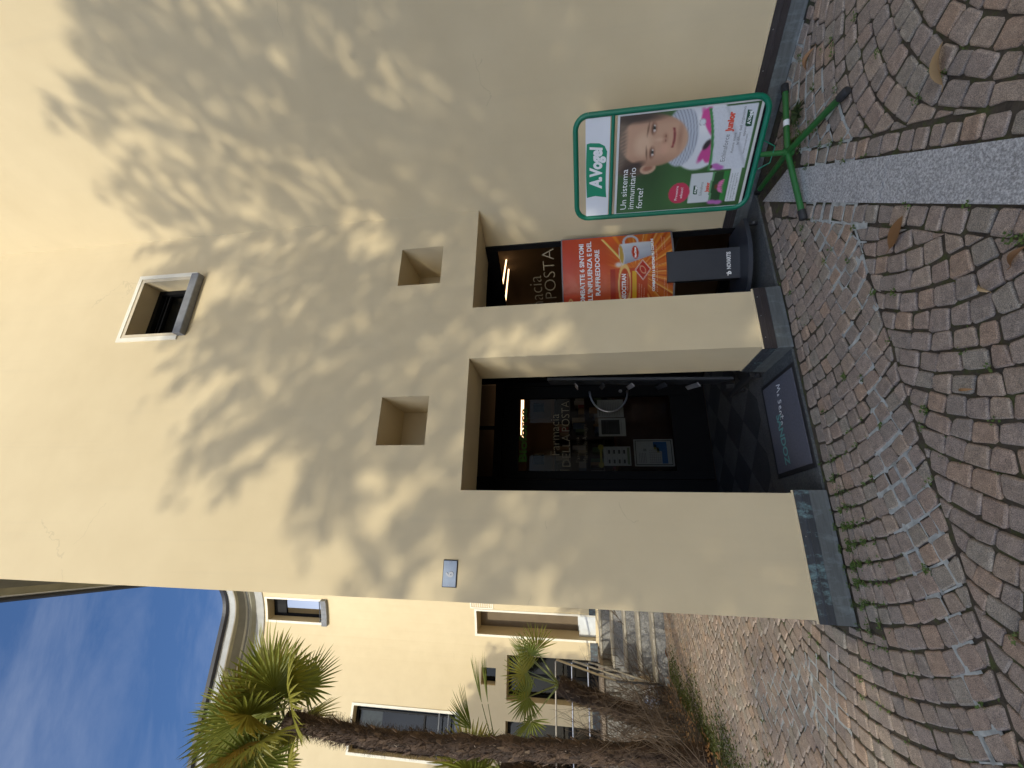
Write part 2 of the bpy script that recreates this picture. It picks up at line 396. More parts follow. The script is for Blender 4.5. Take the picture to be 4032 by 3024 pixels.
# right wall (turns in behind the second opening by 0.38 m)
a = Vector((CX, CY, 0)) + DI * 0.385; b = Vector((CX, CY, 0)) - DI * 9.0
wall.quad((CX, CY, 0), (b.x, b.y, 0), (b.x, b.y, TOP), (CX, CY, TOP))
wall.quad((a.x, a.y, 0), (CX, CY, 0), (CX, CY, 2.398), (a.x, a.y, 2.398))
# side wall to the courtyard
wall.quad((XL, YF, 0), (XL, YW - RC, 0), (XL, YW - RC, TOP), (XL, YF, TOP))
# soffit triangle of the second opening and inner skin of the front wall
wall.add([(CX, CY, 2.398), (a.x, a.y, 2.398), (a.x, YF + 0.466, 2.398), (CX, YF + 0.466, 2.398)], [(0, 1, 2, 3)])
wall.build('wall', PLASTER, PH)
inn = MB()
inn.quad((XL, YF + 0.472, 2.398), (2.67, YF + 0.472, 2.398), (2.67, YF + 0.472, 3.3), (XL, YF + 0.472, 3.3))
for x0, x1 in ((XL, 0.312), (1.352, 1.820)): inn.quad((x0, YF + 0.466, 0), (x1, YF + 0.466, 0), (x1, YF + 0.466, 2.3979), (x0, YF + 0.466, 2.3979))
inn.build('inner_wall_face', PLASTER, PH)
# flat roof slab that keeps the daylight out of the rooms
rf = MB(); rf.add([(XL - 0.3, YF - 0.3, 11.46), (CX - 0.2, YF - 0.3, 11.46), (6.2, -5.4, 11.46), (14, -3, 11.46), (14, 22, 11.46), (XL - 0.3, 22, 11.46)], [(0, 1, 2, 3, 4, 5)])
rf.build('roof', mat('roof_sheet', (0.2, 0.17, 0.15), 0.8), PH)
nb = MB(); nb.quad((N1['s0'] - .01, YF + .4605, N1['z0'] - .01), (N1['s1'] + .01, YF + .4605, N1['z0'] - .01), (N1['s1'] + .01, YF + .4605, N1['z1'] + .01), (N1['s0'] - .01, YF + .4605, N1['z1'] + .01))
nb.build('niche_back', PLASTER, PH)
nb = MB(); nb.quad((N2['s0'] - .01, YF + .4605, N2['z0'] - .01), (N2['s1'] + .01, YF + .4605, N2['z0'] - .01), (N2['s1'] + .01, YF + .4605, N2['z1'] + .01), (N2['s0'] - .01, YF + .4605, N2['z1'] + .01))
nbk = nb.build('niche_back', PLASTER, PH)
pn = MB(); pn.box((2.10, YF + .44, 2.715), (2.30, YF + .459, 2.90)); pn.build('vent_flap', BLACK, nbk)

# upper window: trim, frame, panes, sill
w = MB()
t0, t1 = 0.040, 0.034
def ring(mb, x0, x1, z0, z1, t, y0, y1, mi, bottom=True):
    mb.box((x0, y0, z0), (x0 + t, y1, z1), mi); mb.box((x1 - t, y0, z0), (x1, y1, z1), mi)
    mb.box((x0 + t, y0, z1 - t), (x1 - t, y1, z1), mi)
    if bottom: mb.box((x0 + t, y0, z0), (x1 - t, y1, z0 + t), mi)
ring(w, 1.662, 2.402, 5.238, 5.905, t0, YF - 0.012, YF - 0.0005, 0, False)
ring(w, 1.702, 2.362, 5.238, 5.865, t1, YF - 0.006, YF - 0.0005, 1, False)
win = w.build('window', [TRIM, TRIM2], PH); win['label'] = 'small upper window with white surround and grey sill'
fr = MB(); ring(fr, 1.736, 2.330, 5.236, 5.84, 0.045, YF + 0.17, YF + 0.235, 0); fr.box((1.79, YF + .19, 5.75), (2.28, YF + .21, 5.762)); fr.box((1.79, YF + .19, 5.71), (2.28, YF + .21, 5.722))
fr.build('frame', BLACK, win)
pn = MB(); pn.quad((1.78, YF + .21, 5.28), (2.29, YF + .21, 5.28), (2.29, YF + .21, 5.80), (1.78, YF + .21, 5.80)); pn.build('pane', WGLASS, win)
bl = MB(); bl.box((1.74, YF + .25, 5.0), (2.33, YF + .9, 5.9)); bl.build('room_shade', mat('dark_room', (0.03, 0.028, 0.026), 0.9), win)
sl = MB(); sl.box((1.700, YF - 0.066, 5.152), (2.352, YF - 0.0005, 5.236), ch=0.005); sl.box((1.737, YF - 0.0005, 5.152), (2.329, YF + 0.16, 5.2355)); sl.build('sill', STONE_SILL, win)

# plinth: copper band with its rib, grey skirting below, plaster drip bead above
def along(mb, p0, p1, nrm, prof, mi=0, cap=True):
    """profile (off, z) swept from p0 to p1"""
    p0, p1, nrm = Vector(p0), Vector(p1), Vector(nrm); n = len(prof)
    vs = [tuple(p + nrm * o + Vector((0, 0, z))) for p in (p0, p1) for o, z in prof]
    fs = [(i, i + 1, n + i + 1, n + i) for i in range(n - 1)]
    if cap: fs += [tuple(range(n)), tuple(range(2 * n - 1, n - 1, -1))]
    mb.add(vs, fs, mi)
BAND = [(0.0, 0.102), (0.014, 0.102), (0.014, 0.138), (0.019, 0.141), (0.019, 0.150), (0.014, 0.153), (0.012, 0.186), (0.0, 0.187)]
SKIRT = [(0.0, 0.0), (0.026, 0.0), (0.022, 0.02), (0.018, 0.1015), (0.0, 0.1018)]
BEAD = [(0.0, 0.1875), (0.006, 0.1885), (0.006, 0.197), (0.0, 0.2)]
E = 0.019
rA = Vector((CX, CY, 0))
runs = [((XL - E, YF, 0), (0.312 + E, YF, 0), (0, -1, 0), COPPER, ZINC, 'weathered blue green stretch of the copper band'),
        ((1.352 - E, YF, 0), (1.820 + E, YF, 0), (0, -1, 0), COPPER_D, ZINC, None),
        ((1.352, YF + 0.0005, 0), (1.352, YF + 0.466, 0), (-1, 0, 0), COPPER, ZINC, None),
        (tuple(rA + DI * 0.385), tuple(rA - DI * 9.0), tuple(RN), COPPER_D, ZINC, None),
        ((0.312, YF + 0.0005, 0), (0.312, YF + 0.466, 0), (1, 0, 0), COPPER, ZINC, None),
        ((1.820, YF + 0.0005, 0), (1.820, YF + 0.466, 0), (1, 0, 0), COPPER_D, ZINC, None),
        ((XL, YF + 0.0005, 0), (XL, YW - RC, 0), (-1, 0, 0), COPPER, ZINC, None)]
for p0, p1, nn, mc, mz, lb in runs:
    q = MB(); along(q, p0, p1, nn, BAND); o = q.build('plinth_band', mc, PH)
    if lb: o['label'] = lb
    q = MB(); along(q, p0, p1, nn, SKIRT); q.build('skirting', mz, PH)
    q = MB(); along(q, p0, p1, nn, BEAD); q.build('drip_bead', PLASTER, PH)
# studs on the band
st = MB()
for k in range(9):
    p = rA - DI * (0.35 + 0.23 * k) + RN * 0.0125 + Vector((0, 0, 0.17)); st.tube([p, p + RN * 0.004], 0.004, 6)
for x in (1.42, 1.60, 1.76, -0.2, 0.05): st.tube([(x, YF - 0.0125, 0.17), (x, YF - 0.0165, 0.17)], 0.004, 6)
kind(st.build('plinth_stud', STEEL, PH), 'stuff')

# eaves of the pharmacy wing and of the courtyard wing share one profile
PROF = [(0.0, 10.70, 0), (0.05, 10.71, 0), (0.075, 10.93, 0), (0.10, 10.935, 1), (0.22, 10.99, 1), (0.235, 11.03, 0), (0.27, 11.035, 2), (0.285, 11.085, 0),
        (0.36, 11.095, 2), (0.60, 11.16, 1), (0.72, 11.165, 3), (0.735, 11.19, 0), (0.755, 11.36, 0), (0.77, 11.365, 4)]
GUT = [(0.765, 11.38, 0), (0.82, 11.365, 0), (0.855, 11.40, 0), (0.865, 11.50, 0), (0.85, 11.505, 0), (0.55, 11.60, 1), (-0.6, 11.95, 1)]
EM = [mat('white_eave_moulding', (0.42, 0.42, 0.40), 0.7, 0.12, 4), mat('olive_grey_soffit', (0.27, 0.26, 0.20), 0.8, 0.18, 2.5), mat('dark_grey_eave', (0.17, 0.17, 0.155), 0.7, 0.15, 4),
      mat('beige_soffit', (0.36, 0.32, 0.24), 0.8, 0.12, 3), DARKMET]
GM = [mat('brown_black_gutter', (0.018, 0.016, 0.017), 0.5, 0.25, 6), mat('roof_edge_tile', (0.16, 0.13, 0.11), 0.85, 0.25, 12)]
def sweep(path, prof, name, mats, parent):
    """path(off) -> list of xy points"""
    mb = MB(); n = len(path(0)); V = []
    for o, z, m in prof: V.append([(x, y, z) for x, y in path(o)])
    for j in range(len(prof) - 1):
        for i in range(n - 1): mb.add([V[j][i], V[j][i + 1], V[j + 1][i + 1], V[j + 1][i]], [(0, 1, 2, 3)], prof[j][2])
    return mb.build(name, mats, parent)
def path_ph(o):
    # side, front, right wall with mitred corners
    p1 = (XL - o, YW - RC); p2 = (XL - o, YF - o)
    # inner corner: offset front line y=YF-o meets offset right wall line
    q = Vector((CX, CY, 0)) + RN * o; t = (YF - o - q.y) / DI.y; c = q + DI * t; e = q - DI * 8.5
    return [p1, p2, (c.x, c.y), (e.x, e.y)]
cr = sweep(path_ph, PROF, 'eaves', EM, PH); cr['label'] = 'overhanging eaves seen from below at the top left of the wing'
sweep(path_ph, GUT, 'gutter', GM, cr)

# ---- vestibule behind the two openings
GX0 = Vector((CX, CY, 0)) + DI * 0.365; GX1 = Vector((CX, CY, 0)) + DI * 2.338     # glazed side along the right wall line
YD = 5.17
sh = MB()
sh.quad((XL + .02, YF + .474, 2.96), (4.2, YF + .474, 2.96), (4.2, 9.6, 2.96), (XL + .02, 9.6, 2.96))              # ceiling
sh.quad((0.15, YF + .474, 0), (0.15, YD, 0), (0.15, YD, 2.96), (0.15, YF + .474, 2.96))
sh.quad((XL + .02, 9.6, 0), (4.2, 9.6, 0), (4.2, 9.6, 2.96), (XL + .02, 9.6, 2.96)); sh.quad((4.2, 2.6, 0), (4.2, 9.6, 0), (4.2, 9.6, 2.96), (4.2, 2.6, 2.96))
sh.quad((XL + .02, YD, 0), (XL + .02, 9.6, 0), (XL + .02, 9.6, 2.96), (XL + .02, YD, 2.96))
sh.quad((a.x, a.y, 0), (4.2, 2.6, 0), (4.2, 2.6, 2.96), (a.x, a.y, 2.96))
sh.quad((XL + .02, YD, -0.004), (4.2, YD, -0.004), (4.2, 9.6, -0.004), (XL + .02, 9.6, -0.004)); sh.add([(1.92, YD, -.005), (2.70, 3.37, -.005), (4.2, 2.6, -.005), (4.2, YD, -.005)], [(0, 1, 2, 3)])
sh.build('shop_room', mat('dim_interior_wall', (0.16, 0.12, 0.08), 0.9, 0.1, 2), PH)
# door set at the back of the vestibule
dr = MB()
dr.box((0.15, YD - .03, 0), (0.665, YD + .03, 2.50)); dr.box((0.15, YD - .035, 2.50), (1.93, YD + .035, 2.60)); dr.box((1.86, YD - .03, 0), (1.93, YD + .03, 2.50))
dr.box((0.15, YD - .02, 2.60), (0.70, YD + .02, 2.96)); dr.box((1.30, YD - .02, 2.60), (1.34, YD + .02, 2.96))
dr.build('door_frame', BLACK, PH)
tg = MB(); tg.quad((0.7, YD, 2.6), (1.9, YD, 2.6), (1.9, YD, 2.96), (0.7, YD, 2.96)); tg.build('transom_pane', GLASS, PH)
dl = MB(); X0, X1, Z0, Z1 = 0.768, 1.695, 0.418, 2.288
dl.box((0.672, YD - .025, 0.01), (X0, YD + .025, 2.492), ch=.003); dl.box((X1, YD - .025, 0.01), (1.852, YD + .025, 2.492), ch=.003)
dl.box((X0, YD - .024, 0.01), (X1, YD + .024, Z0)); dl.box((X0, YD - .024, Z1), (X1, YD + .024, 2.492))
door = dl.build('door', BLACK, PH); door['label'] = 'black framed glass door at the back of the entrance'
p_ = MB(); p_.quad((X0, YD, Z0), (X1, YD, Z0), (X1, YD, Z1), (X0, YD, Z1)); p_.build('pane', GLASS, door)
h = MB()
h.tube([(1.752, YD - .026, 1.385), (1.752, YD - .07, 1.385)] + [(1.752 - 0.27 * math.sin(math.pi * k / 14), YD - .075, 1.152 + 0.232 * math.cos(math.pi * k / 14)) for k in range(15)] + [(1.752, YD - .026, 0.92)], 0.014, 10)
h.build('handle', STEEL, door)
lk = MB(); lk.tube([(1.765, YD - .025, 1.0), (1.765, YD - .034, 1.0)], 0.022, 12); lk.build('lock', STEEL, door)
DF = (Vector((0, YD - .004, 0)), Vector((1, 0, 0)), Vector((0, 0, 1)), Vector((0, -1, 0)))
gold = mat('cream_vinyl_lettering', (0.42, 0.35, 0.23), 0.6, 0.0)
green_v = mat('green_vinyl_lettering', (0.05, 0.20, 0.015), 0.6, 0.0)
def lines(name, m_, parent, items, fr, **kw):
    for it in items:
        q_ = MB(); k2 = dict(kw); k2.update(it[4] if len(it) > 4 else {}); put_text(q_, it[0], fr, it[1], it[2], width=it[3], **k2); q_.build(name, m_, parent)
def serif_line(mb, txt, fr, pos, size, width, mi=0, **k):
    """thin roman letters: the plain outline plus short serif bars under and over the stems"""
    put_text(mb, txt, fr, pos, size, mi, width=width, bold=-0.004, **k)
lines('door_lettering', gold, door, [('Farmacia', (0.962, 1.775, 0), .165, .525), ('DELLA', (0.822, 1.645, 0), .145, .40), ('POSTA', (1.262, 1.645, 0), .145, .395), ('Farmacista', (0.875, 1.53, 0), .07, .31), ('Mariadele', (0.875, 1.435, 0), .085, .255), ('Antigni', (1.150, 1.435, 0), .085, .195)], DF, bold=-.002)
tx = MB(); put_text(tx, 'Bioforce', DF, (0.88, 2.185, 0), 0.135, width=0.69, bold=0.004); tx.build('green_lettering', green_v, door)
# glazed side with the large lettering
GD = (GX0 - GX1).normalized(); GN = Vector((-GD.y, GD.x, 0)) * -1
if GN.dot(Vector((0, 0, 0)) - GX0) < 0: GN = -GN
gf = MB()
def bar(mb, s0, s1, z0, z1, t=.05):
    A, B = GX0 - GD * s0, GX0 - GD * s1
    vs = [tuple(p + GN * o + Vector((0, 0, z))) for p in (A, B) for o in (-t / 2, t / 2) for z in (z0, z1)]
    mb.add(vs, [(0, 1, 3, 2), (4, 6, 7, 5), (0, 4, 5, 1), (2, 3, 7, 6), (0, 2, 6, 4), (1, 5, 7, 3)])
LG = (GX0 - GX1).length
bar(gf, 0, LG, 2.29, 2.40); bar(gf, 0, LG, 0, 0.09); bar(gf, 0, 0.05, .09, 2.29, .045); bar(gf, LG - .06, LG, .09, 2.29, .045); bar(gf, 0, LG, 2.40, 2.96, .02)
sw = gf.build('shop_window', BLACK, PH); sw['label'] = 'dark shop window behind the second opening'
p_ = MB(); A, B = GX0 - GD * .05, GX0 - GD * (LG - .06); p_.quad((A.x, A.y, .09), (B.x, B.y, .09), (B.x, B.y, 2.29), (A.x, A.y, 2.29)); p_.build('pane', GLASS, sw)
WFm = (GX1 + GN * .004, GD, Vector((0, 0, 1)), GN)          # s measured from the far end towards the corner
S = lambda t: 2.338 - t                                     # t = metres in from the corner
lines('window_lettering', gold, sw, [('Farmacia', (S(1.45), 1.875, 0), .20, .72), ('DELLA', (S(1.66), 1.73, 0), .175, .585), ('POSTA', (S(1.02), 1.73, 0), .175, .585)], WFm, bold=-.003)
# room behind: linear lamps, shelves of boxes
lampm = NB('warm_linear_lamp'); lampm.p.inputs['Emission Color'].default_value = (1, 0.62, 0.34, 1); lampm.p.inputs['Emission Strength'].default_value = 5.5; lampm.color((0.8, 0.7, 0.6))
for p0, p1 in (((1.75, 7.40, 2.56), (5.3 if False else 4.1, 7.40, 2.56)), ((1.75, 7.62, 2.56), (4.1, 7.62, 2.56)), ((3.45, 5.28, 2.60), (4.19, 5.56, 2.60)), ((3.33, 5.57, 2.60), (4.18, 5.80, 2.60))):
    q = MB(); q.tube([p0, p1], 0.011, 6)
    lp = q.build('linear_lamp', lampm.m); tag(lp, {0: 'warm linear ceiling lamp in the shop, nearer of the long pair behind the door', 1: 'warm linear ceiling lamp in the shop, farther of the long pair behind the door',
        2: 'short slanting warm lamp seen at the top right of the shop window', 3: 'short slanting warm lamp just below the top one in the shop window'}[len([o for o in bpy.data.objects if o.name.startswith('linear_lamp')]) - 1], 'lamp', 'linear lamps inside the shop')
creamp = mat('dim_cream_panel', (0.24, 0.155, 0.075), 0.85, 0.05, 3)
for x0, x1 in ((1.045, 1.41), (1.955, 2.31)):  # added panels imitating a cream wall with dark squares reflected in the glass
    q = MB(); q.box((x0, 7.0, 1.98), (x0 + .105, 7.05, 2.42)); q.box((x1 - .09, 7.0, 1.98), (x1, 7.05, 2.42)); q.box((x0 + .105, 7.0, 1.98), (x1 - .09, 7.05, 2.115)); q.box((x0 + .105, 7.0, 2.30), (x1 - .09, 7.05, 2.42))
    cb = q.build('reflection_panel', creamp); tag(cb, 'cream panel with dark square, added to imitate a reflection in the door glass, ' + ('at the left' if x0 < 1.5 else 'at the right'), 'reflection_panel', 'added panels imitating reflections in the door glass')
    q = MB(); q.box((x0 + .09, 7.051, 2.10), (x1 - .08, 7.06, 2.32)); q.build('reflected_opening', BLACK, cb)
SHELF = thing('medicine_shelf', 'dark medicine shelving full of small boxes behind the glass door', 'shelf', (1.6, 7.3, 0))
q = MB()
for z in (0.45, 0.80, 1.12, 1.42, 1.70, 1.95): q.box((0.2, 7.15, z - .02), (2.6, 7.5, z))
q.box((0.2, 7.5, 0), (2.6, 7.52, 1.97)); q.box((0.18, 7.15, 0), (0.2, 7.52, 1.97)); q.box((1.60, 7.14, 0), (1.64, 7.5, 1.97)); q.build('rack', mat('dark_shelf_wood', (0.06, 0.035, 0.025), 0.6), SHELF)
boxm = [mat('box_colour_%s' % n, c, 0.6, 0.0) for n, c in (('cream', (0.5, 0.42, 0.3)), ('white', (0.55, 0.53, 0.5)), ('red', (0.35, 0.06, 0.04)), ('tan', (0.4, 0.25, 0.12)), ('blue', (0.12, 0.18, 0.28)), ('green', (0.13, 0.22, 0.12)))]
for z in (0.45, 0.80, 1.12, 1.42, 1.70):
    x = 0.24
    while x < 2.54:
        ww = rnd.uniform(.05, .12); hh = rnd.uniform(.09, .23)
        if not 1.55 < x + ww < 1.7 and rnd.random() < 0.88:
            q = MB(); q.box((x, 7.16 + rnd.uniform(0, .04), z + .001), (x + ww - .006, 7.42, z + hh)); q.build('medicine_box', rnd.choice(boxm), SHELF)
        x += ww
q = MB(); q.box((1.72, 6.95, 0.42), (2.05, 6.97, 1.20), ch=.004); tag(q.build('red_display_panel', mat('dull_red_panel', (0.16, 0.03, 0.02), 0.6)), 'dull red panel standing in front of the shelves', 'panel')
q = MB(); q.box((0.98, 6.2, 0), (2.2, 6.6, 0.95), ch=.006); q.box((0.94, 6.16, 0.95), (2.24, 6.64, 0.985), ch=.004); tag(q.build('shop_counter', mat('brown_counter', (0.09, 0.04, 0.025), 0.5, 0.2, 9)), 'brown sales counter low behind the glass door', 'counter')

# ---- floor of threshold and vestibule
VF = MB(); VF.add([(0.14, YF - .02, -0.012), (CX + .2, YF - .02, -0.012), (2.70, 3.40, -0.012), (1.92, YD + .03, -0.012), (0.14, YD + .03, -0.012)], [(0, 1, 2, 3, 4)])
vf = kind(VF.build('vestibule_floor', JOINT), 'structure')
def clip(poly, a, b, c):
    """keep a*x + b*y <= c"""
    out = []
    for i in range(len(poly)):
        p, q = poly[i], poly[(i + 1) % len(poly)]; dp = a * p[0] + b * p[1] - c; dq = a * q[0] + b * q[1] - c
        if dp <= 0: out.append(p)
        if dp * dq < 0: t = dp / (dp - dq); out.append((p[0] + (q[0] - p[0]) * t, p[1] + (q[1] - p[1]) * t))
    return out
def area(p): return abs(sum(p[i][0] * p[(i + 1) % len(p)][1] - p[(i + 1) % len(p)][0] * p[i][1] for i in range(len(p)))) / 2
for poly, nm in (([(0.334, YF + .004), (1.330, YF + .004), (1.330, 3.556), (0.334, 3.556)], 0), ([(1.842, YF + .02), (2.825, YF + .03), (2.69, 3.38), (2.60, 3.556), (1.842, 3.556)], 0)):
    q = MB(); q.prism(poly, -.011, 0.006); q.build('threshold_slab', GRANITE_D, vf)
q = MB(); q.prism([(0.15, 3.562), (2.595, 3.562), (2.52, 3.74), (0.15, 3.74)], -.011, 0.003); q.build('border_slab', TILE_L, vf)
sd = 0.331; s2 = math.sqrt(0.5); o0 = (1.317, 3.887)
for i in range(-9, 10):
    for j in range(-9, 10):
        c = [(o0[0] + (u - v) * sd * s2 , o0[1] + (u + v) * sd * s2) for u, v in ((i, j), (i + 1, j), (i + 1, j + 1), (i, j + 1))]
        m_ = (sum(p[0] for p in c) / 4, sum(p[1] for p in c) / 4)
        c = [(m_[0] + (x - m_[0]) * .988, m_[1] + (y - m_[1]) * .988) for x, y in c]
        c = clip(c, 0, -1, -3.745); c = clip(c, 0, 1, YD - .02) if c else c; c = clip(c, -1, 0, -0.16) if c else c
        c = clip(c, 0.918, 0.396, 0.918 * 2.62 + 0.396 * 3.40) if c else c
        if len(c) < 3 or area(c) < .004: continue
        q = MB(); q.prism(c, -.011, 0.002); q.build('floor_tile', TILE_D if (i + j) % 2 else TILE_L, vf)

# ================================================================== COURTYARD WING
CB = thing('courtyard_building', 'sunlit cream courtyard wing with rounded inner corner and white framed windows beyond the palms', 'building', (-3.0, YW, 0))
CX0 = XL - RC                                  # where the straight wall ends and the rounding begins
def fw(s, off=0.0):
    if s <= 0: return (CX0 + s, YW - off)
    t = s / RC; r = RC - off; cx, cy = CX0, YW - RC
    if t <= math.pi / 2: return (cx + r * math.sin(t), cy + r * math.cos(t))
    return (XL - off, YW - RC - (s - RC * math.pi / 2))
S0 = lambda x: x - CX0                         # s of a point on the straight wall
FL = 1.235
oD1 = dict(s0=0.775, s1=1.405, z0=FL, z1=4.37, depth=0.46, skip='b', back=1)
oW1 = dict(s0=0.811, s1=1.441, z0=8.86, z1=10.60, depth=0.34, skip='b')
oD2 = dict(s0=S0(-3.92), s1=S0(-2.915), z0=1.0, z1=3.554, depth=0.45, skip='b')
oD3 = dict(s0=S0(-5.36), s1=S0(-4.355), z0=1.0, z1=3.558, depth=0.45, skip='b')
oSQ = dict(s0=S0(-3.618), s1=S0(-3.235), z0=3.847, z1=4.235, depth=0.40)
oSQ2 = dict(s0=S0(-5.06), s1=S0(-4.68), z0=3.847, z1=4.235, depth=0.40, back=0)
oWB = dict(s0=S0(-5.325), s1=S0(-4.314), z0=4.85, z1=7.665, depth=0.30, skip='b')
wl = MB(); send = RC * math.pi / 2
facade(wl, [-7.5, 0] + [send * k / 18 for k in range(1, 19)], [0, TOP], [oD1, oW1, oD2, oD3, oSQ, oSQ2, oWB], fw)
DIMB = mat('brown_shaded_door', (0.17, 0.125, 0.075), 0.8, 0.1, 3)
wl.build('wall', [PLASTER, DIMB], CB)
def cpath(o):
    r = RC - 2 * o; cx, cy = XL - o - r, YW - o - r
    return [(-11.5, YW - o), (cx, YW - o)] + [(cx + r * math.sin(t), cy + r * math.cos(t)) for t in [math.pi / 2 * k / 20 for k in range(1, 21)]] + [(XL - o, YW - RC)]
cc = sweep(cpath, PROF, 'eaves', EM, CB); cc['label'] = 'curved stepped eaves following the rounded corner'; sweep(cpath, GUT, 'gutter', GM, cc)
def curved_box(mb, s0, s1, z0, z1, o0, o1, mi=0, n=6):
    ss = [s0 + (s1 - s0) * k / n for k in range(n + 1)]; V = [[(*fw(s, o), z) for o, z in ((o0, z0), (o1, z0), (o1, z1), (o0, z1))] for s in ss]
    vs = [p for r in V for p in r]; fs = []
    for i in range(n):
        for k in range(4): fs.append((i * 4 + k, i * 4 + (k + 1) % 4, i * 4 + 4 + (k + 1) % 4, i * 4 + 4 + k))
    fs += [(3, 2, 1, 0), (n * 4, n * 4 + 1, n * 4 + 2, n * 4 + 3)]; mb.add(vs, fs, mi)
def surround(o, t, name, label, sill=True, bottom=0.0):
    q = MB(); s0, s1, z0, z1 = o['s0'], o['s1'], o['z0'], o['z1']
    curved_box(q, s0 - t, s0, z0, z1 + t, 0.0005, .014); curved_box(q, s1, s1 + t, z0, z1 + t, 0.0005, .014); curved_box(q, s0, s1, z1, z1 + t, 0.0005, .014)
    w_ = q.build(name, TRIM, CB); w_['label'] = label
    return w_
w1 = surround(oW1, .062, 'window', 'tall narrow window tucked under the curved eaves')
q = MB(); s0, s1 = oW1['s0'], oW1['s1']
for a_, b_, c_, d_ in ((s0, s0 + .05, 8.87, 10.598), (s1 - .05, s1, 8.87, 10.598), (s0 + .05, s1 - .05, 8.87, 8.93), (s0 + .05, s1 - .05, 10.20, 10.598)): curved_box(q, a_, b_, c_, d_, -.335, -.26, 0, 2)
q.build('frame', BLACK, w1)
q = MB(); curved_box(q, s0 + .05, s1 - .05, 8.93, 10.2, -.30, -.295, 0, 1); q.build('pane', WGLASS, w1)
q = MB(); curved_box(q, s0 - .06, s1 + .07, 8.70, 8.86, -.25, .09); q.build('sill', STONE_SILL, w1)
q = MB(); q.tube([(*fw(s0 + .02, -.03), 8.97), (*fw(s1 - .02, -.03), 8.97)], .013, 6); q.tube([(*fw(s0 + .02, -.03), 8.97), (*fw(s0 + .02, -.06), 8.97)], .035, 6); q.build('guard_bar', DARKMET, w1)
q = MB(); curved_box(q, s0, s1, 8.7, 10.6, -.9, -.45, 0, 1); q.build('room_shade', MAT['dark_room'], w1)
dd = surround(oD1, .055, 'doorway', 'tall narrow doorway with white surround next to the rounded corner')
q = MB(); curved_box(q, s0 - .05, s1 - .02, FL, FL + .45, -.455, -.44, 0, 2); q.build('doorstep_riser', mat('white_marble_step', (0.62, 0.64, 0.64), 0.6, 0.1, 5), dd)
q = MB(); curved_box(q, oD1['s0'] + .006, oD1['s1'] - .006, FL - .06, FL + .42, -.44, -.16, 0, 3); q.build('doorstep', MAT['white_marble_step'], dd)
w2 = surround(oWB, .062, 'window', 'large window with white surround behind the tall palm trunk')
q = MB(); xa, xb = -5.325, -4.314
ring(q, xa, xb, 4.85, 7.665, .07, YW + .2, YW + .28, 0); q.box((-4.47, YW + .2, 4.92), (-4.43, YW + .28, 7.595)); q.box((xa + .07, YW + .2, 5.72), (-4.47, YW + .28, 5.77)); q.build('frame', BLACK, w2)
q = MB(); q.quad((xa + .07, YW + .24, 4.92), (xb - .07, YW + .24, 4.92), (xb - .07, YW + .24, 7.595), (xa + .07, YW + .24, 7.595)); q.build('pane', WGLASS, w2)
q = MB(); q.box((xa + .02, YW + .05, 5.30), (xb - .02, YW + .075, 5.325)); q.box((xa + .02, YW + .05, 5.05), (xb - .02, YW + .075, 5.075)); q.build('guard_bar', DARKMET, w2)
q = MB(); q.box((xa + .08, YW + .29, 6.95), (xb - .08, YW + .31, 7.6)); q.build('roller_blind', mat('cream_blind', (0.6, 0.57, 0.48), 0.9), w2)
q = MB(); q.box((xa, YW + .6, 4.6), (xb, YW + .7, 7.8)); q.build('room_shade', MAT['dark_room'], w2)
q = MB(); q.box((xa - .06, YW - .07, 4.74), (xb + .06, YW + .19, 4.849), ch=.006); q.build('sill', STONE_SILL, w2)
for o_, lb in ((oD2, 'dark doorway behind the small palm'), (oD3, 'dark doorway behind the tall palm trunk')):
    xa, xb = fw(o_['s0'])[0], fw(o_['s1'])[0]
    q = MB(); ring(q, xa, xb, 1.2, o_['z1'], .07, YW + .38, YW + .44, 0); q.box((xa + .45, YW + .38, 1.27), (xa + .51, YW + .44, o_['z1'] - .07)); q.box((xa + .07, YW + .38, 1.9), (xb - .07, YW + .40, 2.0))
    d_ = q.build('doorway', BLACK, CB); d_['label'] = lb
    q = MB(); q.quad((xa + .07, YW + .41, 1.27), (xb - .07, YW + .41, 1.27), (xb - .07, YW + .41, o_['z1'] - .07), (xa + .07, YW + .41, o_['z1'] - .07)); q.build('pane', WGLASS, d_)
    q = MB(); q.box((xa + .15, YW + .43, 1.5), (xa + .40, YW + .435, 2.2)); q.build('notice_sheet', mat('dim_notice', (0.3, 0.3, 0.28), 0.8), d_)
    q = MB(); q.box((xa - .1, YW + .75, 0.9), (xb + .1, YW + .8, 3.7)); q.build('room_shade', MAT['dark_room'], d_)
q = MB(); xa, xb = -3.618, -3.235; ring(q, xa, xb, 3.847, 4.235, .05, YW + .34, YW + .395, 0); nz = q.build('niche_window', BLACK, CB)
q = MB(); q.quad((xa + .05, YW + .37, 3.89), (xb - .05, YW + .37, 3.89), (xb - .05, YW + .37, 4.19), (xa + .05, YW + .37, 4.19)); q.build('pane', WGLASS, nz)
q = MB(); q.quad((xa - .05, YW + .6, 3.7), (xb + .05, YW + .6, 3.7), (xb + .05, YW + .6, 4.4), (xa - .05, YW + .6, 4.4)); q.build('room_shade', MAT['dark_room'], nz)
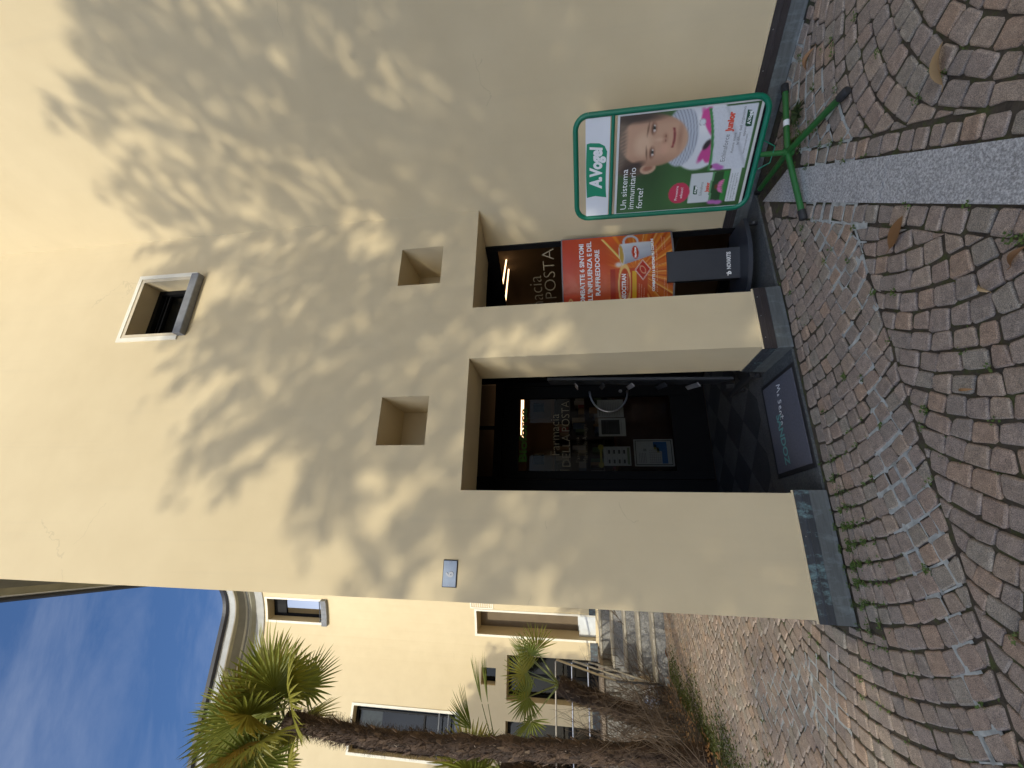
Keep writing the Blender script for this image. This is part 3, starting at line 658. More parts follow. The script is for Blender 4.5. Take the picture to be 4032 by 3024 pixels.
# vent grille beside the narrow doorway
q = MB(); va, vb = 1.482, 1.95
curved_box(q, va, va + .035, 3.90, 4.52, .0005, .02); curved_box(q, vb - .035, vb, 3.90, 4.52, .0005, .02); curved_box(q, va + .035, vb - .035, 4.485, 4.52, .0005, .02); curved_box(q, va + .035, vb - .035, 3.90, 3.935, .0005, .02)
vt = q.build('vent_grille', TRIM, CB)
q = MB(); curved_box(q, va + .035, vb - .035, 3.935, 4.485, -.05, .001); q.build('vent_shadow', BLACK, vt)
for k in range(9):
    q = MB(); z = 3.955 + k * .06; curved_box(q, va + .035, vb - .035, z, z + .02, .002, .012); q.build('slat', TRIM, vt)
# plinth band of the courtyard wing above the porch
q = MB(); curved_box(q, oD1['s1'] + .06, send, FL, FL + .16, .0005, .03, 0, 10); q.build('plinth_band', COPPER, CB)
for x0, x1 in ((-2.915, fw(oD1['s0'] - .058)[0]), (-4.355, -3.92), (-9, -5.36)):
    q = MB()
    if x0 == -2.915: curved_box(q, S0(x0), oD1['s0'] - .058, FL - .04, FL + .155, .0005, .03, 0, 8)
    else: q.box((x0, YW - .03, FL - .04), (x1, YW - .0005, FL + .155))
    q.build('plinth_band', COPPER, CB)

# ---- steps, porch, railing
ST = thing('stone_steps', 'worn grey granite steps climbing to the courtyard doorway', 'steps', (-1.5, 10.2, 0))
ys = [9.57, 9.964, 10.465, 10.951, 11.594]; zt = [.23, .457, .688, .926, 1.16]; xl = [-2.53, -2.46, -2.55, -2.62, -2.60]
for k in range(5):
    q = MB(); y1 = ys[k + 1] if k < 4 else YW - .05
    z0 = 0 if k == 0 else zt[k - 1] - .05
    q.box((xl[k], ys[k] + .03, z0 - .01), (XL - .02, y1 + .06, zt[k] - .0455))
    stp = q.build('step', STEP, ST)
    q = MB(); q.box((xl[k] - .012, ys[k], zt[k] - .045), (XL - .02, y1 + .05, zt[k]), ch=.008); q.build('tread', TREAD, stp)
PB = MB(); PORCH = thing('porch_terrace', 'raised stone terrace in front of the far dark doorways, above the planting bed', 'terrace', (-5, 11.8, 0))
ROUGH = granite('rough_rubble_stone', (0.11, 0.10, 0.085), (0.33, 0.31, 0.27), 14, 0.5)
PB.box((-9.0, 11.10, 0), (-2.64, YW - .04, 1.13)); PB.build('retaining_wall', ROUGH, PORCH)
for k in range(14):
    for r_ in range(3):
        x = -2.66 - .46 * k - (.2 if r_ % 2 else 0); q = MB(); ww = .40 + rnd.uniform(-.05, .04)
        q.box((x - ww, 11.10 - rnd.uniform(.02, .06), .06 + r_ * .36), (x, 11.11, .06 + r_ * .36 + .32), ch=.025); q.build('wall_stone', ROUGH, PORCH)
q = MB(); q.box((-9.0, 11.02, 1.13), (-2.60, YW - .04, 1.205), ch=.01); q.build('terrace_slab', mat('brown_terrace_stone', (0.24, 0.19, 0.14), 0.8, 0.25, 5), PORCH)
RL = thing('handrail', 'three bar steel handrail along the terrace edge and down beside the steps', 'handrail', (-2.6, 11.1, 0))
lw = (-2.50, 9.55)
for zz, nm in ((2.19, 0), (1.83, 1), (1.473, 2)):
    q = MB(); r = .021 if nm == 0 else .017
    q.tube([(-9, 11.1, zz), (-2.62, 11.1, zz), (-2.57, 11.06, zz - .03), (lw[0], lw[1], zz - 1.23)], r, 8); q.build('rail', STEEL if nm else mat('worn_steel_rail', (0.42, 0.37, 0.29), 0.4, 0.1, 10, Metallic=0.9), RL)
for x, y, z0, z1 in ((-2.60, 11.09, 1.2, 2.18), (lw[0], lw[1], 0.1, 0.97), (-4.2, 11.1, 1.2, 2.18), (-5.8, 11.1, 1.2, 2.18), (-2.56, 10.35, .6, 1.59)):
    q = MB(); q.tube([(x, y, z0), (x, y, z1)], .02, 8); q.build('post', DARKMET, RL)

# ================================================================== COBBLED PAVING
pave = MB(); bedx = -2.40
pave.add([(-12, -8, -.0095), (8, -8, -.0095), (8, 9.6, -.0095), (-12, 9.6, -.0095)], [(0, 1, 2, 3)])
PV = kind(pave.build('cobblestone_pavement', JOINT), 'structure')
gA = (2.518, 2.874); gB = (2.42, 2.45); gd = Vector((-.69, -.724)).normalized(); gn = Vector((gd.y, -gd.x))     # gn points to the camera side of the strip
if gn.dot(Vector((-1, 1))) < 0: gn = -gn
g0 = Vector((2.42, 2.45)); gL = g0 + gn * 0.214
def side(p): return (p[0] - g0.x) * gn.x + (p[1] - g0.y) * gn.y           # 0..0.214 inside the strip
STONES = []                                                             # polygons
def laneX(y0, yc, half, r, bulge, xr, sp=.108, ph=0.0):
    """arcs stacked along x in the band yc-half..yc+half"""
    x = xr[0]
    g = lambda y: bulge * (r - math.sqrt(max(1e-4, r * r - (y - yc) ** 2)))
    while x < xr[1]:
        h = sp * rnd.uniform(.9, 1.1); y = yc - half - rnd.uniform(0, .1)
        while y < yc + half + .1:
            l = rnd.uniform(.080, .122); ya, yb = y, y + l
            def pt(yy, up):
                sl = bulge * (yy - yc) / math.sqrt(max(.15, r * r - (yy - yc) ** 2)); ca = 1 / math.sqrt(1 + sl * sl)
                if not up: return (x + g(yy), yy)
                y2 = yy - h * sl * ca * ca; return (x + h + g(y2), y2)
            STONES.append(([pt(ya, 0), pt(ya, 1), pt(yb, 1), pt(yb, 0)], ('x', yc - half, yc + half)))
            y += l * (1 / math.sqrt(1 + ((y - yc) / r) ** 2 * .8))
        x += h
laneX(0, 2.945, .79, 1.9, 1, (-3.3, 4.2), .099)
laneX(0, 1.45, .70, 1.15, 1, (-3.4, 3.6), .104)
laneX(0, 0.05, .70, 1.15, 1, (-3.4, 3.6), .104)
laneX(0, -1.35, .70, 1.15, 1, (-3.4, 3.6), .104)
for k in range(0): laneX(0, 3.735 + .715 + 1.43 * k, .715, 2.9 + .3 * (k % 2), 1, (-3.6, .9), .10)
def diagonal(sp=.104):
    u = Vector((1, 1)) * s2; v = Vector((-1, 1)) * s2; o = Vector((-1.5, 6.5)); i = -48
    while i < 48:
        t_ = -5 + rnd.uniform(0, .1)
        while t_ < 5:
            l = rnd.uniform(.09, .125); wob = lambda t: i * sp + .035 * math.sin(t * 2.6) + .02 * math.sin(t * 6 + 1)
            c_ = [o + u * t_ + v * wob(t_), o + u * (t_ + l) + v * wob(t_ + l), o + u * (t_ + l) + v * (wob(t_ + l) + sp), o + u * t_ + v * (wob(t_) + sp)]
            if -3.3 < c_[0].x < .6 and 3.5 < c_[0].y < 9.8: STONES.append(([tuple(p) for p in c_], ('x', 3.74, 9.7)))
            t_ += l
        i += 1
diagonal()
nX = len(STONES)
def laneY(xc, half, r, yr, sp=.108):
    y = yr[0]; g = lambda x: -(r - math.sqrt(max(1e-4, r * r - (x - xc) ** 2)))
    while y < yr[1]:
        h = sp * rnd.uniform(.9, 1.1); x = xc - half - rnd.uniform(0, .1)
        while x < xc + half + .1:
            l = rnd.uniform(.080, .122)
            def pt(xx, up):
                sl = -(xx - xc) / math.sqrt(max(.15, r * r - (xx - xc) ** 2)); ca2 = 1 / (1 + sl * sl)
                if not up: return (xx, y + g(xx))
                x2 = xx - h * sl * ca2; return (x2, y + h + g(x2))
            STONES.append(([pt(x, 0), pt(x + l, 0), pt(x + l, 1), pt(x, 1)], ('y', xc - half, xc + half)))
            x += l
        y += h
laneY(2.30, .98, 1.12, (-1.6, 3.1))
laneY(4.2, .9, 1.12, (-1.6, 3.1))
# straight courses: along the facade, along both sides of the granite strip
COURSE = []
def course(p0, p1, wdt, nn):
    p0, p1, nn = Vector(p0), Vector(p1), Vector(nn); L_ = (p1 - p0).length; d = (p1 - p0) / L_; t = 0
    while t < L_ - .03:
        l = rnd.uniform(.085, .125); e = min(t + l, L_); a_, b_ = p0 + d * t, p0 + d * e; w2_ = wdt * rnd.uniform(.92, 1.0)
        COURSE.append([tuple(a_), tuple(b_), tuple(b_ + nn * w2_), tuple(a_ + nn * w2_)]); t += l
course((-0.44, YF - .036), (2.64, YF - .036), .098, (0, -1))
cE = 5.0
course(gL + gn * .006 - gd * .14, gL + gn * .006 + gd * cE, .105, gn)
course(g0 - gn * .006, g0 - gn * .006 + gd * cE, .10, -gn)
rq0 = rA - DI * .55; course((rq0.x + RN.x * .035, rq0.y + RN.y * .035), (rq0.x + RN.x * .035 - DI.x * 4, rq0.y + RN.y * .035 - DI.y * 4), .095, (RN.x, RN.y))
polys = []
def centre(p): return (sum(v[0] for v in p) / len(p), sum(v[1] for v in p) / len(p))
for i, (p, lane) in enumerate(STONES):
    if lane[0] == 'x': p = clip(p, 0, -1, -lane[1] - .004); p = clip(p, 0, 1, lane[2] - .004) if len(p) > 2 else p
    else: p = clip(p, -1, 0, -lane[1] - .004); p = clip(p, 1, 0, lane[2] - .004) if len(p) > 2 else p
    if len(p) < 3: continue
    c = centre(p); sd_ = side(c)
    if i < nX:
        if sd_ < .30 - .21 and c[1] < 3.2: continue
        p = clip(p, -gn.x, -gn.y, -(gn.x * g0.x + gn.y * g0.y) - .325)
        if len(p) < 3: continue
        c = centre(p)
        if c[0] > -.44: p = clip(p, 0, 1, YF - .136)
        elif c[1] > YF - .2: p = clip(p, 1, 0, XL - .03)
        p = clip(p, -1, 0, 2.42) if len(p) > 2 else p
        if len(p) > 2: p = clip(p, 0, 1, 9.56)
    else:
        p = clip(p, gn.x, gn.y, gn.x * g0.x + gn.y * g0.y - .112)
        if len(p) > 2: k_ = RN.x * CX + RN.y * CY; p = clip(p, -RN.x, -RN.y, -k_ - .134)
        if len(p) > 2: p = clip(p, 0, 1, YF - .136)
    if len(p) < 3 or area(p) < .0008: continue
    polys.append(p)
for p in COURSE:
    c = centre(p); s_ = side(c)
    polys.append(p)
MiW = np.linalg.inv(MW)
def proj(P):
    r = MiW @ (np.asarray(P, float) - np.array([0, 0, CAM_H]))
    if r[2] < .05: return None
    return (3024 - (1512 + FPX * r[0] / r[2]), 2016 - FPX * r[1] / r[2])      # (y, x) of the picture, full size
def pic_area(p):
    q = [proj((*v, 0)) for v in p]
    if any(t is None for t in q): return -1
    c = centre(q)
    if not (-30 < c[0] < 3054 and -30 < c[1] < 4062): return -1
    return area(q)
def stone_geo(p, joint=.0048):
    c = Vector(centre(p)); n = len(p)
    # orientation counter-clockwise
    if sum(p[i][0] * p[(i + 1) % n][1] - p[(i + 1) % n][0] * p[i][1] for i in range(n)) < 0: p = p[::-1]
    P = []
    for v in p:
        d = Vector(v) - c; L_ = max(d.length, 1e-4); P.append(c + d * max(.3, (L_ - joint * rnd.uniform(.9, 2.3)) / L_) + Vector((rnd.uniform(-.0075, .0075), rnd.uniform(-.0075, .0075))))
    Q = []
    for i in range(n):
        a_, b_, d_ = P[i - 1], P[i], P[(i + 1) % n]; f1, f2 = rnd.uniform(.06, .15), rnd.uniform(.06, .15)
        Q.append(b_.lerp(a_, f1)); Q.append(b_.lerp(d_, f2))
    m = len(Q); tz = rnd.uniform(-.004, .005); sx, sy = rnd.uniform(-.05, .05), rnd.uniform(-.05, .05)
    V = []
    for ring_, (k, z) in enumerate(((1.0, -.045), (1.0, -.007), (.955, -.0020), (.84, .0006))):
        for v in Q:
            d = v - c; x_, y_ = c.x + d.x * k, c.y + d.y * k; V.append((x_, y_, z + tz + (sx * d.x + sy * d.y) * (1 if ring_ else 0)))
    F = []
    for r_ in range(3):
        for i in range(m): F.append((r_ * m + i, r_ * m + (i + 1) % m, (r_ + 1) * m + (i + 1) % m, (r_ + 1) * m + i))
    F.append(tuple(3 * m + i for i in range(m)))
    return V, F
ranked = sorted(((pic_area(p), i) for i, p in enumerate(polys)), reverse=True)
big = [i for a_, i in ranked[:300] if a_ > 0]; bigset = set(big)
for i in big:
    V, F = stone_geo(polys[i]); q = MB(); q.add(V, F, 0, False); q.build('cobble', COBBLE, PV)
q = MB(); shade = []
for i, p in enumerate(polys):
    if i in bigset: continue
    c = centre(p)
    if c[1] < -2.2 or c[0] < -6: continue
    V, F = stone_geo(p); q.add(V, F, 0, False); shade += [rnd.random()] * len(F)
rest = q.build('small_cobbles', COBBLE, PV); rest['kind'] = 'stuff'
at_ = rest.data.attributes.new('shade', 'FLOAT', 'FACE'); at_.data.foreach_set('value', np.array(shade, np.float32))
print('cobbles', len(polys))
# pale mortar poured over an old trench: patches standing in the joints
mo = MB()
def in_trench(x, y):
    yc = 2.33 + .035 * math.sin(x * 2.1) - (.05 * (x - 1.4) if x > 1.4 else 0); return abs(y - yc + (.05 if x > 1.1 else 0)) < .085 + .05 * math.sin(x * 3.3 + 1) + (.10 if x > 1.1 else 0)
def patch(cx, cy, r):
    n = 7; a0 = rnd.uniform(0, 6.28); pts = [(cx + r * rnd.uniform(.6, 1.2) * math.cos(a0 + 6.28 * k / n), cy + r * rnd.uniform(.6, 1.2) * math.sin(a0 + 6.28 * k / n)) for k in range(n)]
    return pts
for p in polys:
    for k in range(len(p)):
        a_, b_ = Vector(p[k]), Vector(p[(k + 1) % len(p)]); m_ = (a_ + b_) / 2
        ok = in_trench(m_.x, m_.y) and m_.x > -1.2 and rnd.random() < .58 + .2 * math.sin(m_.x * 4)
        far = (-2.2 < m_.x < -.45 and 3.35 < m_.y < 4.9 and abs(m_.x + .85 + .35 * (m_.y - 3.4)) < .2 and rnd.random() < .6)
        if not (ok or far) or (b_ - a_).length < .02: continue
        d = (b_ - a_).normalized(); nn = Vector((-d.y, d.x)); w_ = rnd.choice((.004, .006, .008, .011, .015))
        z = -.0042 + rnd.uniform(0, .004)
        e = .006; A, B = a_ - d * e, b_ + d * e
        mo.add([(*(A + nn * w_), z), (*(A - nn * w_), z), (*(B - nn * w_ * rnd.uniform(.7, 1.2)), z), (*(B + nn * w_ * rnd.uniform(.7, 1.2)), z)], [(0, 1, 2, 3)])
        if rnd.random() < .14:
            pp = patch(b_.x, b_.y, rnd.uniform(.012, .026)); mo.add([(x, y, z + .001) for x, y in pp], [tuple(range(len(pp)))])
o = mo.build('mortar_in_joints', MORTAR, PV); o['kind'] = 'stuff'

# ---- granite strip
GS = MB(); GS.add([(*(g0 - gd * .2), -.028), (*(g0 + gd * cE), -.028), (*(gL + gd * cE), -.028), (*(gL - gd * .6), -.028)], [(0, 1, 2, 3)])
gs = kind(GS.build('granite_strip', JOINT), 'structure')
t = [-.17, .0, .9, 1.86, 2.8, 3.75, 4.7]
for k in range(len(t) - 1):
    A0, A1 = g0 + gd * (t[k] + .002), g0 + gd * (t[k + 1] - .002); B0, B1 = gL + gd * (t[k] + .002), gL + gd * (t[k + 1] - .002)
    if k == 0: B0 = gL - gd * .52
    q = MB(); q.prism([tuple(A0), tuple(A1), tuple(B1), tuple(B0)], -.027, .002 + .001 * (k % 2)); q.build('granite_slab', GRANITE, gs)

# ================================================================== PAVEMENT SIGN
yaw = math.radians(-63.44); tl = .036
sd3 = Vector((math.cos(yaw), math.sin(yaw), 0)); sn = Vector((-math.sin(yaw), math.cos(yaw), 0)); su = Vector((0, 0, 1)) * math.cos(tl) + sn * math.sin(tl)
so = Vector((2.544, 2.426, 0)); sN = sd3.cross(su)                     # towards the viewer
if sN.dot(-so) < 0: sN = -sN
SGN = thing('pavement_sign', 'green framed pavement sign with a poster of a smiling child, on four splayed green legs', 'pavement sign', tuple(so))
P3 = lambda a_, b_, h_=0.0: so + sd3 * a_ + su * b_ + sN * h_
EMER = mat('emerald_enamel', (0.0, 0.155, 0.085), 0.35, 0.08, 10); LEGG = mat('leaf_green_enamel', (0.02, 0.125, 0.028), 0.4, 0.12, 10)
def rrect(x0, x1, z0, z1, r, n=6):
    pts = []
    for cx_, cz_, a0 in ((x1 - r, z1 - r, 0), (x0 + r, z1 - r, 90), (x0 + r, z0 + r, 180), (x1 - r, z0 + r, 270)):
        for k in range(n + 1): t_ = math.radians(a0 + 90 * k / n); pts.append((cx_ + r * math.cos(t_), cz_ + r * math.sin(t_)))
    return pts
fp = rrect(-.357, .357, .25, 1.503, .09); fp.append(fp[0])
q = MB(); q.tube([P3(*p) for p in fp], .0195, 10, caps=False); q.build('frame', EMER, SGN)
q = MB(); q.tube([P3(-.345, 1.243), P3(.345, 1.243)], .013, 8); q.build('crossbar', EMER, SGN)
WP = mat('white_sign_board', (0.72, 0.74, 0.77), 0.5, 0.03, 5)
def panel(mb, x0, x1, z0, z1, h0, h1, mi=0):
    vs = [tuple(P3(x, z, h)) for h in (h0, h1) for x, z in ((x0, z0), (x1, z0), (x1, z1), (x0, z1))]
    mb.add(vs, [(3, 2, 1, 0), (4, 5, 6, 7), (0, 1, 5, 4), (1, 2, 6, 5), (2, 3, 7, 6), (3, 0, 4, 7)], mi)
q = MB(); panel(q, -.338, .338, 1.262, 1.432, -.006, .006); hp = q.build('header_panel', WP, SGN)
lg = []
for k in range(13):                                                       # leaf shaped logo field
    t_ = k / 12; lg.append((-.195 + .375 * t_, 1.424 + .006 * math.sin(t_ * 3.1)))
lg += [(.185, 1.40), (.178, 1.335), (.158, 1.298), (.12, 1.279)]
for k in range(9): t_ = k / 8; lg.append((.12 - .325 * t_, 1.279 + .006 * math.sin(3.14 * t_)))
lg += [(-.202, 1.277), (-.196, 1.31), (-.186, 1.36)]
def flat(mb, pts, h, mi=0): mb.add([tuple(P3(x, z, h)) for x, z in pts], [tuple(range(len(pts)))], mi)
SF = (so, sd3, su, sN)
q = MB(); flat(q, lg, .0068); q.build('logo_field', mat('logo_green', (0.0, 0.24, 0.12), 0.5, 0.0), hp)
WL = mat('white_print', (0.78, 0.80, 0.80), 0.6, 0.0)
q = MB(); put_text(q, 'A.Vogel', SF, (-.135, 1.318, .0076), .118, width=.295, shear=.18, bold=.006); q.build('logo_lettering', WL, hp)
q = MB(); panel(q, -.352, .347, .284, 1.213, -.004, .004, 0); q.build('poster_frame', mat('silver_snap_frame', (0.62, 0.63, 0.62), 0.4, 0.05, 10, Metallic=0.3), SGN)
q = MB(); panel(q, -.349, .349, .272, .2835, -.004, .004); panel(q, -.30, .30, .262, .2719, -.003, .003); q.build('poster_tray', BLACK, SGN)
# poster print painted on a fine grid of vertex colours
PA0, PA1, PB0, PB1 = -.335, .329, .302, 1.197
NA, NBg = 96, 128
ga, gb = np.meshgrid(np.linspace(PA0, PA1, NA), np.linspace(PB0, PB1, NBg))
def sm(d, w=.004): return np.clip(.5 - d / w, 0, 1)[..., None]
def ell(cx_, cz_, rx, rz, ang=0):
    c_, s_ = math.cos(ang), math.sin(ang); x = (ga - cx_) * c_ + (gb - cz_) * s_; z = -(ga - cx_) * s_ + (gb - cz_) * c_
    return (np.sqrt((x / rx) ** 2 + (z / rz) ** 2) - 1) * min(rx, rz)
C = lambda r, g, b: np.array([r, g, b], float)
img = np.zeros((NBg, NA, 3)); img[:] = C(58, 96, 50)
img += (np.sin(ga * 9 + gb * 5) * 9 + np.sin(ga * 4 - gb * 14) * 8)[..., None] * C(.7, 1, .7)
def over(c, m): 
    global img
    img = img * (1 - m) + c * m
nz_ = np.random.rand(NBg, NA)
over(C(108, 92, 78), sm(ell(.155, 1.10, .205, .19), .03)); over(C(92, 74, 60), sm(ell(-.01, 1.09, .06, .12), .03))
over(C(225, 228, 232), sm(ell(.17, .655, .23, .19), .012))                                     # jumper
rib = (np.sin((np.sqrt((ga - .14) ** 2 + (gb - 1.1) ** 2)) * 330) * .5 + .5)
over(C(196, 203, 213), sm(ell(.16, .78, .185, .115), .01))
over(C(128, 132, 142), sm(ell(.16, .78, .185, .115), .01) * (rib ** 3)[..., None] * .75)
over(C(208, 170, 140), sm(ell(-.022, .985, .036, .056, .2), .006)); over(C(165, 112, 88), sm(ell(-.02, .985, .018, .035, .2), .012))
face = sm(ell(.155, .962, .162, .232, -.08), .014); over(C(206, 164, 134), face)
over(C(160, 118, 94), face * np.clip((np.abs(ga - .165) - .085) / .10, 0, 1)[..., None] * .8)
over(C(228, 192, 160), sm(ell(.14, 1.03, .07, .055), .05) * .8)
for ex in (.082, .235):
    over(C(150, 106, 84), sm(ell(ex, .966, .036, .019), .016)); over(C(228, 218, 208), sm(ell(ex, .962, .023, .0085), .004)); over(C(48, 52, 46), sm(ell(ex + .002, .963, .0105, .0095), .004))
    over(C(84, 60, 46), sm(ell(ex, .974, .027, .004), .006)); over(C(108, 78, 58), sm(ell(ex, 1.003, .034, .005, .12 if ex < .1 else -.12), .008))
over(C(176, 128, 102), sm(ell(.166, .885, .027, .016), .02)); over(C(120, 76, 62), sm(ell(.152, .879, .007, .004), .006)); over(C(120, 76, 62), sm(ell(.180, .880, .007, .004), .006)); over(C(226, 186, 156), sm(ell(.162, .92, .011, .035), .015) * .7)
sml = gb - (.822 + 2.6 * (ga - .163) ** 2); wm = (np.abs(ga - .163) < .062)
over(C(172, 92, 86), (sm(np.abs(sml) - .0085, .005)[..., 0] * wm)[..., None]); over(C(112, 56, 52), (sm(np.abs(sml) - .0022, .003)[..., 0] * wm)[..., None])
over(C(220, 168, 142), sm(ell(.10, .885, .034, .028), .03) * .6); over(C(150, 104, 84), sm(ell(.165, .785, .05, .012), .03) * .6)
hairm = sm(ell(.14, 1.205, .21, .058, -.05), .03) * (.75 + .25 * np.sin(ga * 260 + gb * 120))[..., None]; over(C(126, 108, 92), hairm)
over(C(74, 60, 52), sm(ell(.31, 1.08, .03, .16), .03)); over(C(70, 54, 46), sm(ell(-.005, 1.10, .025, .08, .3), .02))
for (x, z, w_, h_, a_) in ((.235, .612, .10, .022, .5), (.06, .605, .08, .024, -.5), (.03, .585, .05, .03, .2), (.28, .63, .05, .03, -.4)): over(C(206, 76, 148), sm(ell(x, z, w_, h_, a_), .01))
over(C(60, 50, 52), sm(ell(.10, .60, .035, .018, -.6), .01)); over(C(210, 216, 224), sm(ell(.241, .651, .020, .020), .004)); over(C(150, 156, 166), sm(np.abs(ell(.241, .651, .020, .020)) - .0015, .003))
edge = .548 + .055 * np.clip((ga + .02) / .33, -1, 1) ** 2                      # white card with a green arc on top
inside = ((ga > -.33) & (ga < .318)); card = (sm(gb - edge, .004)[..., 0] * (ga > -.07) * (ga < .317) * (gb > .322))[..., None]
over(C(66, 140, 76), (sm(gb - edge - .018, .004)[..., 0] * (ga > -.07) * (ga < .317) * (gb > .322))[..., None]); over(C(216, 220, 226) + 10 * (nz_[..., None] - .5), card)
over(C(178, 182, 188), card * sm(np.abs(gb - (.40 + .5 * (ga - .1))) - .008, .02) * .7)     # crease
over(C(60, 96, 62), (sm(ga + .055, .004)[..., 0] * (gb < .70) * (gb > .30))[..., None] * .0)
pk = ((ga > -.298) & (ga < -.088)); over(C(212, 217, 217), (sm(np.abs(gb - .545) - .125, .004)[..., 0] * pk)[..., None])
curve = .515 - .9 * (ga + .193) ** 2
over(C(104, 160, 110), ((np.abs(gb - curve - .006) < .009) & pk)[..., None] * 1.0); over(C(44, 78, 44), ((gb < curve) & (gb > .408) & pk)[..., None] * 1.0)
over(C(52, 134, 62), ((gb < .445) & (gb > .408) & pk)[..., None] * 1.0)
for k in range(7): over(C(226, 120, 170), sm(ell(-.19 + .012 * (k - 3), .462 - .003 * abs(k - 3), .006, .022, (k - 3) * .16), .004))
over(C(120, 66, 40), sm(ell(-.19, .486, .018, .010), .004))
over(C(222, 226, 228), ((ga > -.305) & (ga < -.075) & (gb > .335) & (gb < .402))[..., None] * 1.0)
for (x, z) in ((-.305, .455), (-.30, .50), (-.06, .49), (-.045, .52)): over(C(190, 110, 180), sm(ell(x, z, .016, .03), .01))
over(C(80, 56, 40), sm(ell(-.05, .545, .012, .009), .004))
over(C(204, 58, 88), sm(ell(-.216, .742, .075, .075), .004))
l3 = lambda a_: np.where(a_ <= 10.3, a_ / 255 / 12.92, ((a_ / 255 + .055) / 1.055) ** 2.4)
def paint_mesh(name, PX, img_, mat_, parent):
    h_, w_ = img_.shape[:2]; idx = np.arange(h_ * w_).reshape(h_, w_)
    F = np.stack([idx[:-1, :-1], idx[:-1, 1:], idx[1:, 1:], idx[1:, :-1]], -1).reshape(-1, 4)
    o_ = np_mesh(name, PX.reshape(-1, 3), F, mat_, parent)
    ca = o_.data.color_attributes.new('print', 'FLOAT_COLOR', 'POINT'); rgba = np.ones((h_ * w_, 4), np.float32); rgba[:, :3] = l3(np.clip(img_, 0, 255)).reshape(-1, 3) * .82
    ca.data.foreach_set('color', rgba.ravel()); return o_
def print_mat(name, rough):
    b = NB(name); at = b.n('ShaderNodeAttribute', attribute_type='GEOMETRY', attribute_name='print'); b.l(at.outputs['Color'], b.p.inputs['Base Color']); b.set(Roughness=rough)
    b.bump(b.noise(b.pos(), 9, 3), .25, .012); return b.m
PXs = np.array(so)[None, None] + ga[..., None] * np.array(sd3) + gb[..., None] * np.array(su) + .0046 * np.array(sN)
po = paint_mesh('poster', PXs, img, print_mat('printed_poster', .35), SGN)
lines('poster_lettering', WL, po, [('Un sistema', (-.307, 1.125, .0056), .062, .293), ('immunitario', (-.307, 1.068, .0056), .062, .30), ('forte?', (-.307, 1.005, .0056), .062, .152),
    ('Prevenire', (-.216, .751, .0056), .027, None, dict(align='CENTER')), ('adesso!', (-.216, .716, .0056), .027, None, dict(align='CENTER'))], SF)
GP = mat('grey_print', (0.16, 0.17, 0.17), 0.6, 0.0); RP = mat('orange_red_print', (0.62, 0.07, 0.03), 0.6, 0.0); GLP = mat('dark_green_print', (0.01, 0.07, 0.03), 0.6, 0.0)
q = MB(); put_text(q, 'Echinaforce', SF, (-.02, .462, .0056), .044, width=.17); put_text(q, 'Echinaforce', SF, (-.245, .578, .0056), .028, width=.095)
for k in range(3): put_text(q, ('Azione attiva', 'le difese dell organismo', 'appena colta')[k], SF, (.03 + .05 * k, .42 - .028 * k, .0056), .024)
for k in range(3): put_text(q, ('E un medicamento omologato', 'Leggere il foglietto illustrativo', 'A.Vogel SA, Roggwil TG')[k], SF, (-.295, .385 - .018 * k, .0056), .014, width=.19)
put_text(q, 'Senza conservanti', SF, (.02, .345, .0056), .017)
q.build('small_print', GP, po)['kind'] = 'stuff'
q = MB(); put_text(q, 'Junior', SF, (.165, .455, .0057), .056, width=.12, bold=.003); put_text(q, 'Junior', SF, (-.225, .535, .0057), .034, width=.07, bold=.002); q.build('junior_lettering', RP, po)
q = MB()
for x0, z0, w_, h_ in ((.187, .335, .10, .045), (-.235, .612, .066, .032)): flat(q, [(x0, z0), (x0 + w_ * .75, z0 + .003), (x0 + w_ * .95, z0 + h_ * .4), (x0 + w_, z0 + h_), (x0 + w_ * .1, z0 + h_ * .92), (x0, z0 + h_ * .6)], .0057)
q.build('small_logo', GLP, po)
q = MB(); put_text(q, 'A.Vogel', SF, (.20, .347, .0064), .030, width=.078, bold=.001); put_text(q, 'A.Vogel', SF, (-.227, .620, .0064), .021, width=.05, bold=.001); q.build('small_logo_lettering', WL, po)
# post, brace and legs
q = MB(); q.tube([P3(0, .235), so + Vector((0, 0, .045))], .018, 10); q.build('post', LEGG, SGN)
q = MB(); q.tube([P3(-.10, .236), P3(-.055, .16, .012), P3(.05, .155, .012), P3(.092, .236)], .0045, 6); q.build('brace', EMER, SGN)
hub = so + Vector((0, 0, .06))
for k, e in enumerate(((2.36, 1.875), (3.05, 2.325), (2.722, 2.972), (2.04, 2.50))):
    e = Vector((*e, .026)); d = (e - hub).normalized()
    q = MB(); q.tube([hub + d * .005, e], .0195, 12); lgk = q.build('leg', LEGG, SGN)
    q = MB(); q.tube([e - d * .055, e + d * .006, e + d * .012], [.0245, .0245, .015], 12); q.build('foot_cap', RUBBER, lgk)
    if k == 1:
        m_ = hub.lerp(e, .38); q = MB(); q.tube([m_, m_ + d * .045], .0202, 12); q.build('paper_sticker', WP, lgk)
q = MB(); q.tube([hub - Vector((0, 0, .035)), hub + Vector((0, 0, .03))], .026, 12); q.build('hub', LEGG, SGN)

